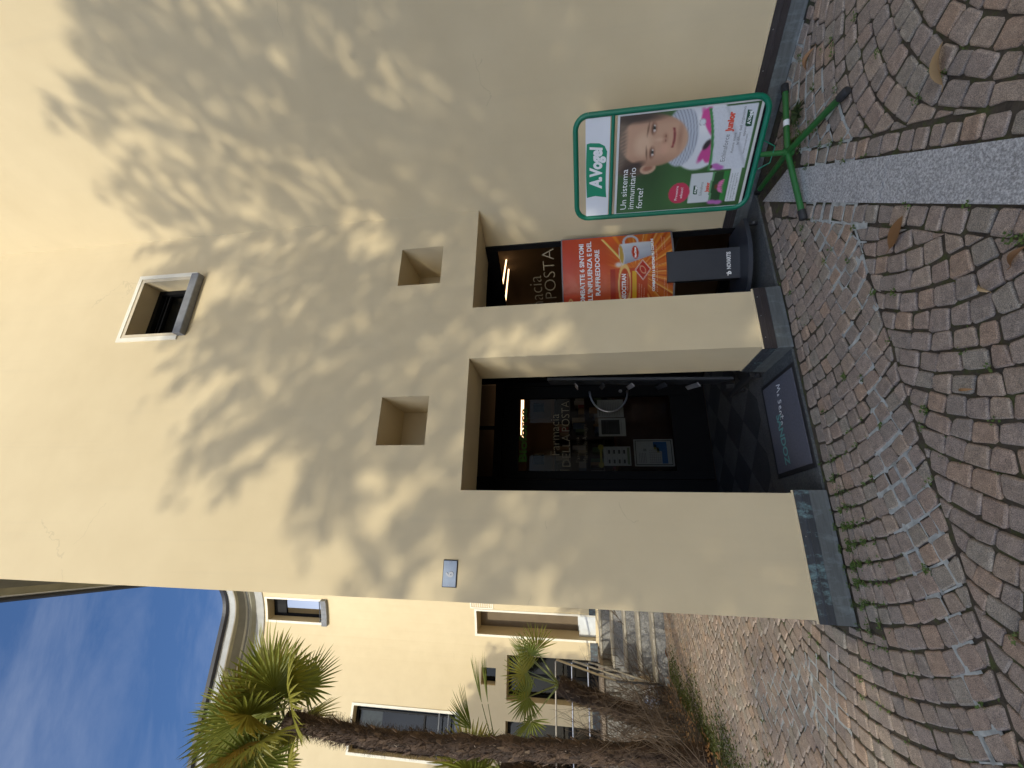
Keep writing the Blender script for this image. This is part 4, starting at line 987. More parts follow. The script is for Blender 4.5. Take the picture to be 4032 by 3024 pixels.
# ================================================================== DISPLAY STAND WITH THE ORANGE POSTER
n2 = Vector((-.37, -.93, 0)).normalized(); d2 = Vector((-n2.y, n2.x, 0)); d2 = d2 if d2.x > 0 else -d2
dc = Vector((2.300, 3.345, 0))
DSP = thing('display_stand', 'dark blue display stand on castors carrying a curved orange poster in the second opening', 'display stand', tuple(dc))
Q3 = lambda a_, b_, h_=0.0: dc + d2 * a_ + Vector((0, 0, b_)) + n2 * h_
SLATE = mat('slate_blue_lacquer', (0.034, 0.039, 0.050), 0.4, 0.06, 8)
bend = lambda a_: .022 - .085 * (a_ / .345) ** 2
q = MB(); top = []
for k in range(17): t_ = -1 + 2 * k / 16; top.append((t_ * .345, .235 - .11 * t_ * t_))
top += [(.33, .0), (.29, -.20), (-.29, -.20), (-.33, 0)]
vs = [tuple(Q3(x, z, y)) for z in (.085, .118) for x, y in top]; n_ = len(top)
q.add(vs, [tuple(range(n_ - 1, -1, -1)), tuple(range(n_, 2 * n_))] + [(i, (i + 1) % n_, n_ + (i + 1) % n_, n_ + i) for i in range(n_)]); q.build('base', SLATE, DSP)
q = MB(); vs = [tuple(Q3(x, z, y)) for z in (.118, .72) for x, y in ((-.132, .05), (.132, .05), (.132, -.03), (-.132, -.03))]
q.add(vs, [(0, 1, 5, 4), (1, 2, 6, 5), (2, 3, 7, 6), (3, 0, 4, 7), (4, 5, 6, 7)]); cl = q.build('column', SLATE, DSP)
for x, y in ((.30, .12), (-.30, .12), (.27, -.15), (-.27, -.15)):
    q = MB(); q.tube([Q3(x - .012, .032, y), Q3(x + .012, .032, y)], .032, 12); q.box((-.012, -.012, 0), (.012, .012, .03), 0, Matrix.Translation(Q3(x, .058, y))); q.build('castor', mat('black_castor', (0.03, 0.03, 0.032), 0.35, 0.1, 20), DSP)
QF = (dc, d2, Vector((0, 0, 1)), n2)
q = MB(); put_text(q, 'NOVARTIS', QF, (-.052, .195, .0515), .046, width=.148, bold=.0015); put_text(q, 'b', QF, (-.098, .193, .0515), .05, bold=.003, shear=.2); put_text(q, ',', QF, (-.108, .215, .0515), .05, bold=.003); q.build('base_lettering', WL, cl)
# backing board with grey edge, then the print
bx0, bz0, bz1 = .352, .648, 1.652
q = MB(); N_ = 20
for k in range(N_):
    xa, xb = -bx0 + 2 * bx0 * k / N_, -bx0 + 2 * bx0 * (k + 1) / N_
    q.add([tuple(Q3(x, z, bend(x) - o_)) for o_ in (.003, .022) for x, z in ((xa, bz0), (xb, bz0), (xb, bz1), (xa, bz1))], [(0, 1, 2, 3), (7, 6, 5, 4), (0, 4, 5, 1), (3, 2, 6, 7)] + ([(0, 3, 7, 4)] if k == 0 else []) + ([(1, 5, 6, 2)] if k == N_ - 1 else []))
bd = q.build('poster_board', mat('grey_poster_holder', (0.16, 0.15, 0.16), 0.4, 0.1, 6), DSP)
NA, NBg = 100, 132
ga, gb = np.meshgrid(np.linspace(-.342, .342, NA), np.linspace(.665, 1.64, NBg))
u_, v_ = (ga + .342) / .684, (gb - .665) / .975
img = np.zeros((NBg, NA, 3)); img[:] = C(206, 84, 44)
over(C(214, 118, 40), np.clip((.62 - v_) / .3, 0, 1)[..., None] * .7)
cxr, czr = -.02, .98; ang_ = np.arctan2(gb - czr, ga - cxr); rad = np.hypot(ga - cxr, gb - czr)
ray_ = np.clip(np.sin(ang_ * 17) * .6 + np.sin(ang_ * 41 + 1) * .5, 0, 1) * np.clip((.60 - v_) / .1, 0, 1)
over(C(236, 150, 44), ray_[..., None] * .75); over(C(172, 50, 24), (np.clip(np.sin(ang_ * 29 + 2), 0, 1) ** 3 * np.clip((.35 - v_) / .1, 0, 1))[..., None] * .6); over(C(250, 214, 120), (np.clip(np.sin(ang_ * 23 + .5), 0, 1) ** 14 * np.clip((.4 - v_) / .1, 0, 1))[..., None] * .8)
over(C(196, 60, 46), np.clip((v_ - .75) / .2, 0, 1)[..., None] * .6)
bxm = ((ga > -.315) & (ga < .02) & (gb > .885) & (gb < 1.215))[..., None] * 1.0; over(C(196, 72, 30), bxm)
over(C(172, 46, 26), ((ga > -.315) & (ga < .02) & (gb > 1.165) & (gb < 1.215))[..., None] * 1.0); over(C(228, 176, 40), ((ga > -.315) & (ga < -.01) & (gb > .985) & (gb < 1.018))[..., None] * 1.0)
over(C(238, 196, 120), sm(np.abs(ell(-.125, 1.085, .17, .052)) - .007, .004) * ((gb > 1.03) & (gb < 1.16) & (ga > -.30))[..., None])
over(C(238, 208, 90), sm(np.abs((gb - 1.11) - .75 * (ga - .10)) - .011, .006) * ((ga > .10) & (ga < .32))[..., None]); over(C(244, 224, 150), sm(np.abs((gb - 1.11) - .75 * (ga - .10) - .004) - .004, .004) * ((ga > .10) & (ga < .32))[..., None])
dia = np.abs((ga - .0) * .75) + np.abs(gb - .925) - .062; over(C(236, 228, 214), sm(dia - .008, .004)); over(C(186, 44, 30), sm(dia, .004)); over(C(232, 180, 140), sm(np.abs(ell(.0, .925, .036, .02, .5)) - .003, .004))
# mug
cen = .155 - .15 * (gb - 1.10); half = np.where(gb > .83, .098 - .187 * np.maximum(0, 1.10 - gb) ** 1.3, .0)
mug = sm(np.abs(ga - cen) - half, .004) * ((gb > .842) & (gb < 1.105))[..., None]
over(C(208, 212, 220), sm(np.abs(ell(.268, 1.02, .062, .062, -.5)) - .010, .004)); over(C(196, 202, 212), mug); over(C(158, 164, 178), mug * np.clip((cen - ga) / .09, 0, 1)[..., None]); over(C(226, 230, 234), mug * np.clip((ga - cen - .02) / .07, 0, 1)[..., None])
over(C(222, 224, 228), sm(ell(.153, 1.105, .100, .024, .06), .004)); over(C(198, 160, 70), sm(ell(.153, 1.107, .088, .018, .06), .004))
over(C(196, 60, 30), sm(ell(.165, .985, .062, .030, .05), .004)); over(C(240, 236, 230), sm(ell(.058, 1.135, .022, .03), .02) * .9); over(C(120, 80, 50), sm(ell(.17, .836, .062, .008), .01) * .8)
over(C(190, 70, 36), sm(ell(-.285, 1.575, .055, .022), .004)); over(C(238, 190, 120), sm(np.abs(ell(-.285, 1.575, .058, .024)) - .003, .004))
PXs = np.array([[list(Q3(float(ga[j, i]), float(gb[j, i]), bend(float(ga[j, i])))) for i in range(NA)] for j in range(NBg)])
po = paint_mesh('poster', PXs, img, print_mat('glossy_orange_print', .25), bd)
lines('poster_lettering', WL, po, [('COMBATTE 6 SINTOMI', (-.315, 1.445, .0012), .058, .60), ("DELL'INFLUENZA E DEL", (-.315, 1.375, .0012), .058, .62), ('RAFFREDDORE', (-.205, 1.305, .0012), .058, .42), ('NEOCITRAN', (-.262, 1.075, .0012), .052, .235, dict(shear=.12)),
    ('COMBATTE I 6 SINTOMI PIU COMUNI', (-.195, .822, .0012), .030, .48), ('NeoCitran', (-.325, 1.568, .0014), .022, .08), ('NeoCitran', (.115, .977, .0014), .024, .098)], QF, bold=.0015, bend=bend)
q = MB(); OP = mat('pale_orange_print', (0.68, 0.36, 0.2), 0.6, 0)
for t_, x_, z_, s_, w_ in (('Grippe - Raffreddamento', -.262, 1.055, .02, .235), ('per adulti e ragazzi', -.20, .798, .018, .42), ('Leggere il foglietto illustrativo', -.28, .735, .014, .2), ('Novartis Consumer Health', -.28, .71, .014, .2), ('Chiedete consiglio', .17, .745, .014, .14), ('al farmacista', .17, .722, .014, .12), ('contro febbre dolori', -.25, .955, .014, .13), ('raffreddore e tosse', -.25, .935, .014, .12), ('12 bustine', -.25, .912, .014, .09)): put_text(q, t_, QF, (x_, z_, .0012), s_, width=w_, bend=bend)
q.build('small_print', OP, po)['kind'] = 'stuff'

# ================================================================== DOORMAT
DM = thing('doormat', 'dark blue doormat with black rubber border and teal lettering on the threshold', 'doormat', (.855, 3.32, 0))
q = MB(); q.box((.480, 3.030, .0065), (1.230, 3.604, .0135), ch=.003); q.build('border', RUBBER, DM)
q = MB(); q.box((.512, 3.062, .0136), (1.198, 3.572, .0165)); q.build('mat_field', mat('slate_blue_carpet', (0.105, 0.107, 0.130), 0.95, 0.12, 60, bump=.5, bscale=900, bdist=.002), DM)
MF = (Vector((0, 0, 0)), Vector((-1, 0, 0)), Vector((0, -1, 0)), Vector((0, 0, 1)))
q = MB(); put_text(q, 'SANDOZ', MF, (-.938, -3.425, .0172), .10, width=.385, bold=.003); q.build('teal_lettering', mat('teal_print', (0.13, 0.33, 0.31), 0.9, 0), DM)
q = MB()
hand = [[(0, 0), (.01, .05), (.022, .012), (.034, .05), (.046, 0)], [(.06, .0), (.066, .028), (.07, .004)], [(.125, .035), (.108, .042), (.104, .028), (.12, .016), (.112, .0), (.098, .004)], [(.138, .016), (.156, .02), (.15, .032), (.138, .022), (.142, .004), (.162, .004)], [(.17, 0), (.174, .026), (.186, .022), (.192, .0)], [(.212, .05), (.206, .004), (.222, .004)], [(.196, .032), (.226, .034)], [(.246, .028), (.236, .014), (.246, 0), (.258, .012), (.246, .028)]]
for stn in hand:
    for a_, b_ in zip(stn, stn[1:]):
        A = Vector((1.155 - a_[0] * 1.18, 3.335 - a_[1] * 1.25 + .22 * 0 - .045 * a_[0] / .26 * -1, .0172)); B = Vector((1.155 - b_[0] * 1.18, 3.335 - b_[1] * 1.25 - .045 * b_[0] / .26 * -1, .0172)); d = (B - A).normalized(); nn = Vector((-d.y, d.x, 0)) * .0042
        q.add([tuple(A - nn), tuple(A + nn), tuple(B + nn), tuple(B - nn)], [(0, 1, 2, 3)])
q.build('white_handwriting', WL, DM)

# ================================================================== HOUSE NUMBER, NOTICES, RACK
HN = thing('house_number_plate', 'pale blue enamel house number plate on the plaster left of the door', 'number plate', (-.24, YF, 2.434))
q = MB(); q.box((-.327, YF - .008, 2.383), (-.155, YF - .0015, 2.485), ch=.003); q.build('plate_rim', mat('navy_enamel', (0.02, 0.022, 0.035), 0.3, 0.05), HN)
q = MB(); q.box((-.322, YF - .0125, 2.388), (-.160, YF - .0081, 2.480), ch=.002); q.build('plate_face', mat('pale_blue_enamel', (0.36, 0.42, 0.52), 0.25, 0.06, 30), HN)
NF = (Vector((0, YF, 0)), Vector((1, 0, 0)), Vector((0, 0, 1)), Vector((0, -1, 0)))
q = MB(); vs, fs = text_geo('6', .072, bold=.0028)
q.add([(v[0] - .262, YF - .0128, v[1] + 2.408) for v in vs], fs); q.build('numeral_shadow', mat('navy_enamel', (0, 0, 0)), HN)
q = MB(); q.add([(v[0] - .264, YF - .0136, v[1] + 2.4095) for v in vs], fs); q.build('numeral', mat('light_grey_enamel', (0.5, 0.51, 0.53), 0.3, 0.0), HN)
for x in (-.314, -.168):
    q = MB(); q.tube([(x, YF - .0125, 2.434), (x, YF - .0155, 2.434)], .0035, 8); q.build('screw', STEEL, HN)

def notice(name, label, x0, x1, z0, z1, base, art):
    t_ = thing(name, label, 'notice', ((x0 + x1) / 2, YD - .005, z0))
    q = MB(); q.box((x0, YD + .0075, z0), (x1, YD + .0095, z1)); q.build('sheet', base, t_)
    for nm, m_, rects in art:
        q = MB()
        for a_, b_, c_, d_ in rects:
            X = lambda u: x0 + (x1 - x0) * u; Z = lambda v: z0 + (z1 - z0) * v
            q.quad((X(a_), YD + .0068, Z(c_)), (X(b_), YD + .0068, Z(c_)), (X(b_), YD + .0068, Z(d_)), (X(a_), YD + .0068, Z(d_)))
        o_ = q.build(nm, m_, t_)
        if nm in ('pictures', 'text_lines', 'map_streets'): o_['kind'] = 'stuff'
    return t_
PAPER = mat('white_paper', (0.55, 0.55, 0.53), 0.8, 0.04, 12); INK = mat('dark_ink', (0.06, 0.06, 0.065), 0.8, 0); OLIVE = mat('olive_print', (0.22, 0.26, 0.16), 0.8, 0); SEA = mat('blue_map_print', (0.05, 0.17, 0.42), 0.8, 0); SAND = mat('yellow_map_print', (0.42, 0.38, 0.10), 0.8, 0); GREYP = mat('mid_grey_print', (0.28, 0.28, 0.29), 0.8, 0)
notice('paper_notice', 'white notice with eight small product pictures on the door glass', .835, 1.067, .925, 1.245, PAPER,
       [('footer_bar', OLIVE, [(.06, .94, .04, .13)]), ('pictures', INK, [(.12 + .5 * i, .32 + .5 * i, .20 + .185 * j, .27 + .185 * j) for i in range(2) for j in range(4)]), ('text_lines', GREYP, [(.06 + .5 * i, .44 + .5 * i, .30 + .185 * j, .315 + .185 * j) for i in range(2) for j in range(4)])])
notice('paper_notice', 'white sheet with a dark grey printed panel in the middle of the door glass', 1.195, 1.425, .962, 1.288, PAPER, [('dark_panel', INK, [(.10, .90, .22, .90)]), ('text_lines', GREYP, [(.16, .84, .70 - .06 * k, .72 - .06 * k) for k in range(2)] + [(.12, .8, .14, .155)])])
notice('paper_notice', 'text sheet half hidden by the curved steel door handle', 1.435, 1.665, .975, 1.295, PAPER, [('text_lines', GREYP, [(.10, .90, .15 + .065 * k, .165 + .065 * k) for k in range(11)] + [(.1, .4, .9, .93)])])
notice('map_notice', 'framed town map with blue lake low on the door glass', .828, 1.153, .430, .885, PAPER,
       [('map_border', BLACK, [(.05, .95, .04, .055), (.05, .95, .945, .96), (.05, .07, .055, .945), (.93, .95, .055, .945)]), ('lake', SEA, [(.10, .90, .16, .30), (.55, .90, .30, .42), (.70, .90, .42, .50)]), ('meadow', SAND, [(.62, .80, .43, .49), (.5, .69, .36, .42)]), ('map_streets', GREYP, [(.12, .60, .34 + .05 * k, .348 + .05 * k) for k in range(6)] + [(.14 + .09 * k, .152 + .09 * k, .32, .62) for k in range(6)] + [(.12, .5, .7 + .04 * k, .715 + .04 * k) for k in range(5)] + [(.55, .65, .68, .76)])])
q = MB(); q.box((.835, YD + .0075, 1.262), (1.067, YD + .0095, 1.288)); q.tube([(.845, YD + .0094, 1.275), (.845, YD + .0065, 1.275)], .034, 14); q.tube([(1.06, YD + .0094, 1.275), (1.06, YD + .0065, 1.275)], .034, 14)
tag(q.build('yellow_sticker', mat('dull_yellow_sticker', (0.42, 0.36, 0.05), 0.6, 0.1, 30)), 'yellow sticker strip with round ends above the picture notice on the door', 'sticker')

RK = thing('brochure_rack', 'narrow slate blue brochure rack on castors seen edge on behind the middle pillar', 'rack', (1.42, 3.95, 0))
q = MB(); q.box((-.012, 0, .12), (.012, .52, 1.83), 0, Matrix.Translation((1.42, 3.86, 0)) @ Matrix.Rotation(math.radians(1.6), 4, 'Y') @ Matrix.Rotation(math.radians(-15), 4, 'Z')); q.build('panel', SLATE, RK)
for k, z in enumerate((.42, .72, 1.02, 1.30, 1.56)):
    q = MB(); M_ = Matrix.Translation((1.395 + .027 * z, 3.90, z)) @ Matrix.Rotation(math.radians(-15), 4, 'Z') @ Matrix.Rotation(math.radians(-38), 4, 'Y')
    q.box((-.045, .02, -.003), (0, .48, .003), 0, M_); q.build('ledge', mat('grey_ledge', (0.3, 0.3, 0.32), 0.4, 0.05) if k in (0, 2, 4) else SLATE, RK)
q = MB(); q.box((1.325, 3.57, .055), (1.375, 4.12, .095), ch=.004); q.box((1.36, 3.95, .09), (1.40, 4.02, .16)); q.build('foot_bar', RUBBER, RK)
for y in (3.585, 3.955):
    q = MB(); q.tube([(1.322, y, .030), (1.350, y, .030)], .030, 14); q.build('castor', MAT['black_castor'], RK)

# ================================================================== PALMS
def fan_mesh(name, R=.60, n=34, spread=300, pet=.62, droop=.35, fold=.25, seed=0, mats=None, wd=.46):
    """one fan leaf: petiole along +x, blade in the xy plane tilted by the caller"""
    r_ = random.Random(seed); V = []; F = []; MI = []
    def addq(vs, fs, mi):
        o = len(V); V.extend(vs); F.extend([[o + i for i in f] for f in fs]); MI.extend([mi] * len(fs))
    # petiole: tapering three sided rod that sags a little
    ps = []
    for k in range(6):
        t_ = k / 5; x = pet * t_; z = -.10 * droop * t_ * t_; w_ = .017 * (1 - t_) + .007
        ps.append([(x, -w_, z), (x, w_, z), (x, 0, z - w_ * 1.1)])
    vs = [p for r in ps for p in r]; fs = []
    for k in range(5):
        for j in range(3): fs.append((k * 3 + j, k * 3 + (j + 1) % 3, k * 3 + 3 + (j + 1) % 3, k * 3 + 3 + j))
    addq(vs, fs, 1); hx, hz = pet, ps[-1][0][2]
    for k in range(n):
        a_ = math.radians(-spread / 2 + spread * (k + .5) / n + r_.uniform(-2, 2)); L_ = R * (.72 + .28 * math.cos(a_ * .55)) * r_.uniform(.9, 1.06)
        ca, sa = math.cos(a_), math.sin(a_); dr_ = droop * r_.uniform(.6, 1.5); hw = R * math.radians(spread / n) * .5 * wd
        rows = []
        for t_, w_ in ((.04, .10), (.36, .95), (.62, .85), (.84, .5), (1.0, .04)):
            d = L_ * t_; bendz = -dr_ * .55 * L_ * max(0, t_ - .35) ** 2 * 1.6 - fold * abs(sa) * d * .35; ww = hw * w_
            rows.append([(hx + ca * d - sa * ww, sa * d + ca * ww, hz + bendz - ww * .5), (hx + ca * d, sa * d, hz + bendz), (hx + ca * d + sa * ww, sa * d - ca * ww, hz + bendz - ww * .5)])
        vs = [p for r in rows for p in r]; fs = []
        for i in range(4): fs += [(i * 3, i * 3 + 1, i * 3 + 4, i * 3 + 3), (i * 3 + 1, i * 3 + 2, i * 3 + 5, i * 3 + 4)]
        addq(vs, fs, 0)
    me = bpy.data.meshes.new(name); me.from_pydata(V, [], F); 
    for m_ in mats: me.materials.append(m_)
    me.polygons.foreach_set('material_index', MI); me.update(); return me
PET = mat('palm_petiole', (0.17, 0.19, 0.05), 0.5, 0.2, 6)
FANS = [fan_mesh('fan_leaf', R=.86, n=36, spread=285 + 14 * k, pet=.60, droop=.15 + .12 * k, fold=.15 + .1 * k, seed=k, mats=[PALM_LEAF, PET]) for k in range(4)]
FANT = [fan_mesh('fan_leaf', R=.52, n=24, spread=230 + 30 * k, pet=.74, droop=.2, fold=.45, seed=41 + k, mats=[PALM_LEAF, PET], wd=.34) for k in range(2)]
FANN = [fan_mesh('fan_leaf', R=.80, n=16, spread=64, pet=.95, droop=.15, fold=.5, seed=31, mats=[PALM_LEAF, PET])]
FANY = [fan_mesh('fan_leaf', R=.80, n=32, spread=260, pet=.58, droop=.4 + .4 * k, fold=.4, seed=9 + k, mats=[PALM_YEL, PET]) for k in range(2)]
def put_leaf(parent, me, at, azm, elev, roll=0.0, sc=1.0, tilt=0.0):
    o = bpy.data.objects.new('fan_leaf', me); COL.objects.link(o)
    M_ = Matrix.Translation(at) @ Matrix.Rotation(azm, 4, 'Z') @ Matrix.Rotation(-elev, 4, 'Y') @ Matrix.Rotation(roll, 4, 'X') @ Matrix.Diagonal((sc, sc, sc, 1))
    attach(o, parent); o.matrix_basis = M_; return o
def trunk(parent, pts, r0, r1, seed, stubs=1.0, shag=1.0):
    """fibrous trunk: rough core, hanging fibre tufts, cut leaf bases"""
    r_ = random.Random(seed); P = [Vector(p) for p in pts]; Ls = [(P[i + 1] - P[i]).length for i in range(len(P) - 1)]; T = sum(Ls)
    def at(t_):
        d = t_ * T
        for i, l in enumerate(Ls):
            if d <= l or i == len(Ls) - 1: return P[i].lerp(P[i + 1], d / l), (P[i + 1] - P[i]).normalized()
            d -= l
    q = MB(); N = 40; rad = lambda t_: (r0 + (r1 - r0) * t_) * (1 + .10 * math.sin(t_ * 60))
    pp = [at(k / N)[0] for k in range(N + 1)]; q.tube(pp, [rad(k / N) * r_.uniform(.88, 1.04) for k in range(N + 1)], 14)
    tr = q.build('trunk', FIBRE, parent); a_ = tr.data.attributes.new('shade', 'FLOAT', 'FACE'); a_.data.foreach_set('value', np.array([r_.uniform(.1, .6) for _ in tr.data.polygons], np.float32))
    q = MB(); sh_ = []
    for _ in range(int(11000 * T / 5 * shag)):
        t_ = r_.random(); c, ax = at(t_); an = r_.uniform(0, 6.283); u = ax.orthogonal().normalized(); w_ = ax.cross(u); rd = u * math.cos(an) + w_ * math.sin(an)
        up = max(0, t_ - .55) * 1.2; l = r_.uniform(.05, .13); b0 = c + rd * rad(t_) * .93; b1 = b0 + rd * r_.uniform(.015, .075) * (1 + up) + ax * l * (r_.uniform(-.7, .8)); tn = rd.cross(ax).normalized() * r_.uniform(.0015, .005)
        b1 += tn * r_.uniform(-6, 6)
        q.add([tuple(b0 - tn), tuple(b0 + tn), tuple(b1 + tn * .4), tuple(b1 - tn * .4)], [(0, 1, 2, 3)]); sh_.append(min(1, max(0, r_.gauss(.42, .22))))
    o = q.build('trunk_fibre', FIBRE, tr); o['kind'] = 'stuff'; a_ = o.data.attributes.new('shade', 'FLOAT', 'FACE'); a_.data.foreach_set('value', np.array(sh_, np.float32))
    q = MB(); sh_ = []; k = 0; nst = int(22 * T * stubs)
    for k in range(nst):
        t_ = (k + .5) / nst * .93; c, ax = at(t_); an = k * 2.39996 + r_.uniform(-.2, .2); u = ax.orthogonal().normalized(); w_ = ax.cross(u); rd = u * math.cos(an) + w_ * math.sin(an); tn = rd.cross(ax).normalized()
        hw = r_.uniform(.014, .030); l = r_.uniform(.06, .12); b0 = c + rd * rad(t_) * .95; b1 = b0 + rd * l * .42 + ax * l * .85; th = rd * .005
        vs = [b0 - tn * hw, b0 + tn * hw, b1 + tn * hw * .45, b1 - tn * hw * .45]; vs = [tuple(v - th) for v in vs] + [tuple(v + th) for v in vs]
        q.add(vs, [(3, 2, 1, 0), (4, 5, 6, 7), (0, 1, 5, 4), (1, 2, 6, 5), (2, 3, 7, 6), (3, 0, 4, 7)]); s_ = r_.uniform(.55, .92); sh_ += [s_, s_, s_, s_, 1.0, s_]
    o = q.build('cut_leaf_bases', FIBRE, tr); o['kind'] = 'stuff'; a_ = o.data.attributes.new('shade', 'FLOAT', 'FACE'); a_.data.foreach_set('value', np.array(sh_, np.float32))
    return tr
# the tall palm
T1 = thing('palm_tree', 'tall fan palm with shaggy brown trunk and yellowing lower fronds', 'palm tree', (-2.60, 7.0, 0), group='fan palms in the planting bed')
trunk(T1, [(-2.60, 7.0, 0), (-2.66, 7.0, 1.6), (-2.74, 7.0, 3.5), (-2.75, 7.0, 4.6), (-2.68, 7.0, 5.45), (-2.64, 7.0, 5.95)], .138, .122, 1)
ap = Vector((-2.64, 7.0, 6.10))
r_ = random.Random(5)
for k in range(19):
    azm = k * 2.39996 + r_.uniform(-.3, .3); t_ = k / 18
    e = 1.40 - 1.55 * t_ + r_.uniform(-.12, .12); dry = False
    put_leaf(T1, FANY[k % 2] if dry else FANS[k % 4], ap + Vector((0, 0, .10 - .30 * t_)), azm, e, r_.choice((-1, 1)) * r_.uniform(.3, 1.3), r_.uniform(.72, .92))
# yellowing fronds that face the camera on the right
for azm, e, rl, me, sc in ((-.75, .75, 1.1, FANY[0], .9), (-1.25, .42, .8, FANY[1], .9), (-2.1, .7, -.9, FANY[0], .85), (-.25, .3, 1.2, FANS[1], .95)): put_leaf(T1, me, ap, azm, e, rl, sc)
T2 = thing('palm_tree', 'short leaning fan palm with a bushy trunk in front of the steel handrail', 'palm tree', (-3.25, 9.9, 0), group='fan palms in the planting bed')
trunk(T2, [(-3.25, 9.9, 0), (-3.0, 9.9, 1.1), (-2.82, 9.9, 1.75), (-2.72, 9.9, 2.06)], .17, .16, 2, 3.2, 1.6)
ap = Vector((-2.72, 9.9, 2.06))
for k, (azm, e, rl, sc) in enumerate(((.15, 1.0, .6, 1.0), (-.35, .85, 1.0, 1.05), (-.8, 1.2, -.6, .95), (.9, 1.25, .4, .95), (2.8, 1.15, -.5, .9), (3.3, .75, .5, 1.1), (-.1, .66, -1.1, 1.0), (-2.2, 1.1, .7, .9))):
    put_leaf(T2, FANT[k % 2], ap, azm, e, rl, sc)
T3 = thing('palm_tree', 'fan palm cut off by the picture edge, left of the tall palm trunk', 'palm tree', (-3.62, 8.5, 0), group='fan palms in the planting bed')
trunk(T3, [(-3.68, 8.5, 0), (-3.66, 8.5, 1.6), (-3.62, 8.5, 2.95)], .17, .16, 3, 2.0, 1.4)
ap = Vector((-3.56, 8.5, 2.98))
for k, (azm, e, sc, me) in enumerate(((.12, .42, .95, FANN[0]), (-.05, .26, .95, FANN[0]), (-.5, .55, .85, FANN[0]), (-1.5, 1.05, .8, FANS[1]), (-2.2, .7, .85, FANS[0]), (2.6, .8, .9, FANS[1]), (3.4, .5, .9, FANS[0]), (1.9, 1.15, .8, FANS[2]), (4.3, 1.0, .85, FANS[1]), (-.9, 1.3, .8, FANS[0]))):
    put_leaf(T3, me, ap, azm, e, r_.uniform(-.4, .4), sc)

# ---- planting bed: soil, bare shrubs, litter, moss
q = MB(); NXb, NYb = 14, 16; idx = {}
for i in range(NXb + 1):
    for j in range(NYb + 1):
        x = -9 + (bedx + 9 - .02) * i / NXb; y = 5.2 + 5.9 * j / NYb; h_ = -.02 + .12 * min(1, (NXb - i) / 2) * min(1, j / 1.5) + rnd.uniform(-.015, .02); idx[i, j] = len(q.v); q.v.append((x, y, h_ if i < NXb and 0 < j else -.028))
for i in range(NXb):
    for j in range(NYb): q.f.append([idx[i, j], idx[i + 1, j], idx[i + 1, j + 1], idx[i, j + 1]]); q.mi.append(0); q.sm.append(True)
kind(q.build('planting_bed_soil', SOIL), 'structure')
q = MB(); r_ = random.Random(21)
def twig(p, d, l, r, lvl):
    pts = [p]; dd = d.copy()
    for k in range(4): dd = (dd + Vector((r_.uniform(-.25, .25), r_.uniform(-.25, .25), r_.uniform(-.16, .16)))).normalized(); pts.append(pts[-1] + dd * l / 4)
    q.tube(pts, [r * (1 - .17 * k) for k in range(5)], 3, caps=False)
    if lvl:
        for k in range(r_.choice((2, 3, 4))): i = r_.randint(1, 4); twig(pts[i], (dd + Vector((r_.uniform(-.9, .9), r_.uniform(-.9, .9), r_.uniform(-.3, .5)))).normalized(), l * r_.uniform(.45, .7), r * .6, lvl - 1)
for k in range(190):
    x = r_.uniform(-3.5, -2.46); y = r_.uniform(5.6, 10.7); twig(Vector((x, y, .03)), Vector((r_.uniform(-.6, .75), r_.uniform(-.8, .5), r_.uniform(.35, 1.0))).normalized(), r_.uniform(.5, 1.35), r_.uniform(.006, .012), 2)
o = q.build('bare_shrubs', TWIG); kind(o, 'stuff', 'tangle of bare brown shrub twigs in the planting bed'); o['category'] = 'shrub'
q = MB(); sh_ = []
for k in range(1500):
    x = bedx - abs(r_.gauss(0, .55)) + .06; y = r_.uniform(5.3, 10.8); an = r_.uniform(0, 6.28); l = r_.uniform(.015, .04); z = .012 + (0.02 + .12 * min(1, max(0, (bedx - x)) / .8) if x < bedx else 0) + r_.uniform(0, .02)
    a_ = Vector((math.cos(an), math.sin(an), r_.uniform(-.4, .4))) * l; b_ = Vector((-math.sin(an), math.cos(an), r_.uniform(-.4, .4))) * l * .5; c = Vector((x, y, z))
    q.add([tuple(c - a_), tuple(c - b_), tuple(c + a_), tuple(c + b_)], [(0, 1, 2, 3)]); sh_.append(r_.random())
o = q.build('leaf_litter', DEAD); kind(o, 'stuff', 'brown leaf litter along the edge of the planting bed'); a_ = o.data.attributes.new('shade', 'FLOAT', 'FACE'); a_.data.foreach_set('value', np.array(sh_, np.float32))
q = MB(); sh_ = []
for k in range(8200):
    y = r_.uniform(4.6, 9.4); x = bedx + abs(r_.gauss(0, .16 + .16 * math.sin(y * 2.3) ** 2)) - .05; l = r_.uniform(.008, .022); an = r_.uniform(0, 6.28); c = Vector((x, y, .003)); a_ = Vector((math.cos(an), math.sin(an), 0)) * l; up = Vector((r_.uniform(-.5, .5) * l, r_.uniform(-.5, .5) * l, l * .7))
    q.add([tuple(c - a_), tuple(c + a_), tuple(c + a_ * .3 + up)], [(0, 1, 2)]); sh_.append(r_.random())
o = q.build('moss', leaf_mat('moss_green', (0.055, 0.065, 0.012), (0.075, 0.09, 0.014), (0.11, 0.12, 0.02), .1)); kind(o, 'stuff', 'moss and grass creeping over the cobbles beside the planting bed'); a_ = o.data.attributes.new('shade', 'FLOAT', 'FACE'); a_.data.foreach_set('value', np.array(sh_, np.float32))
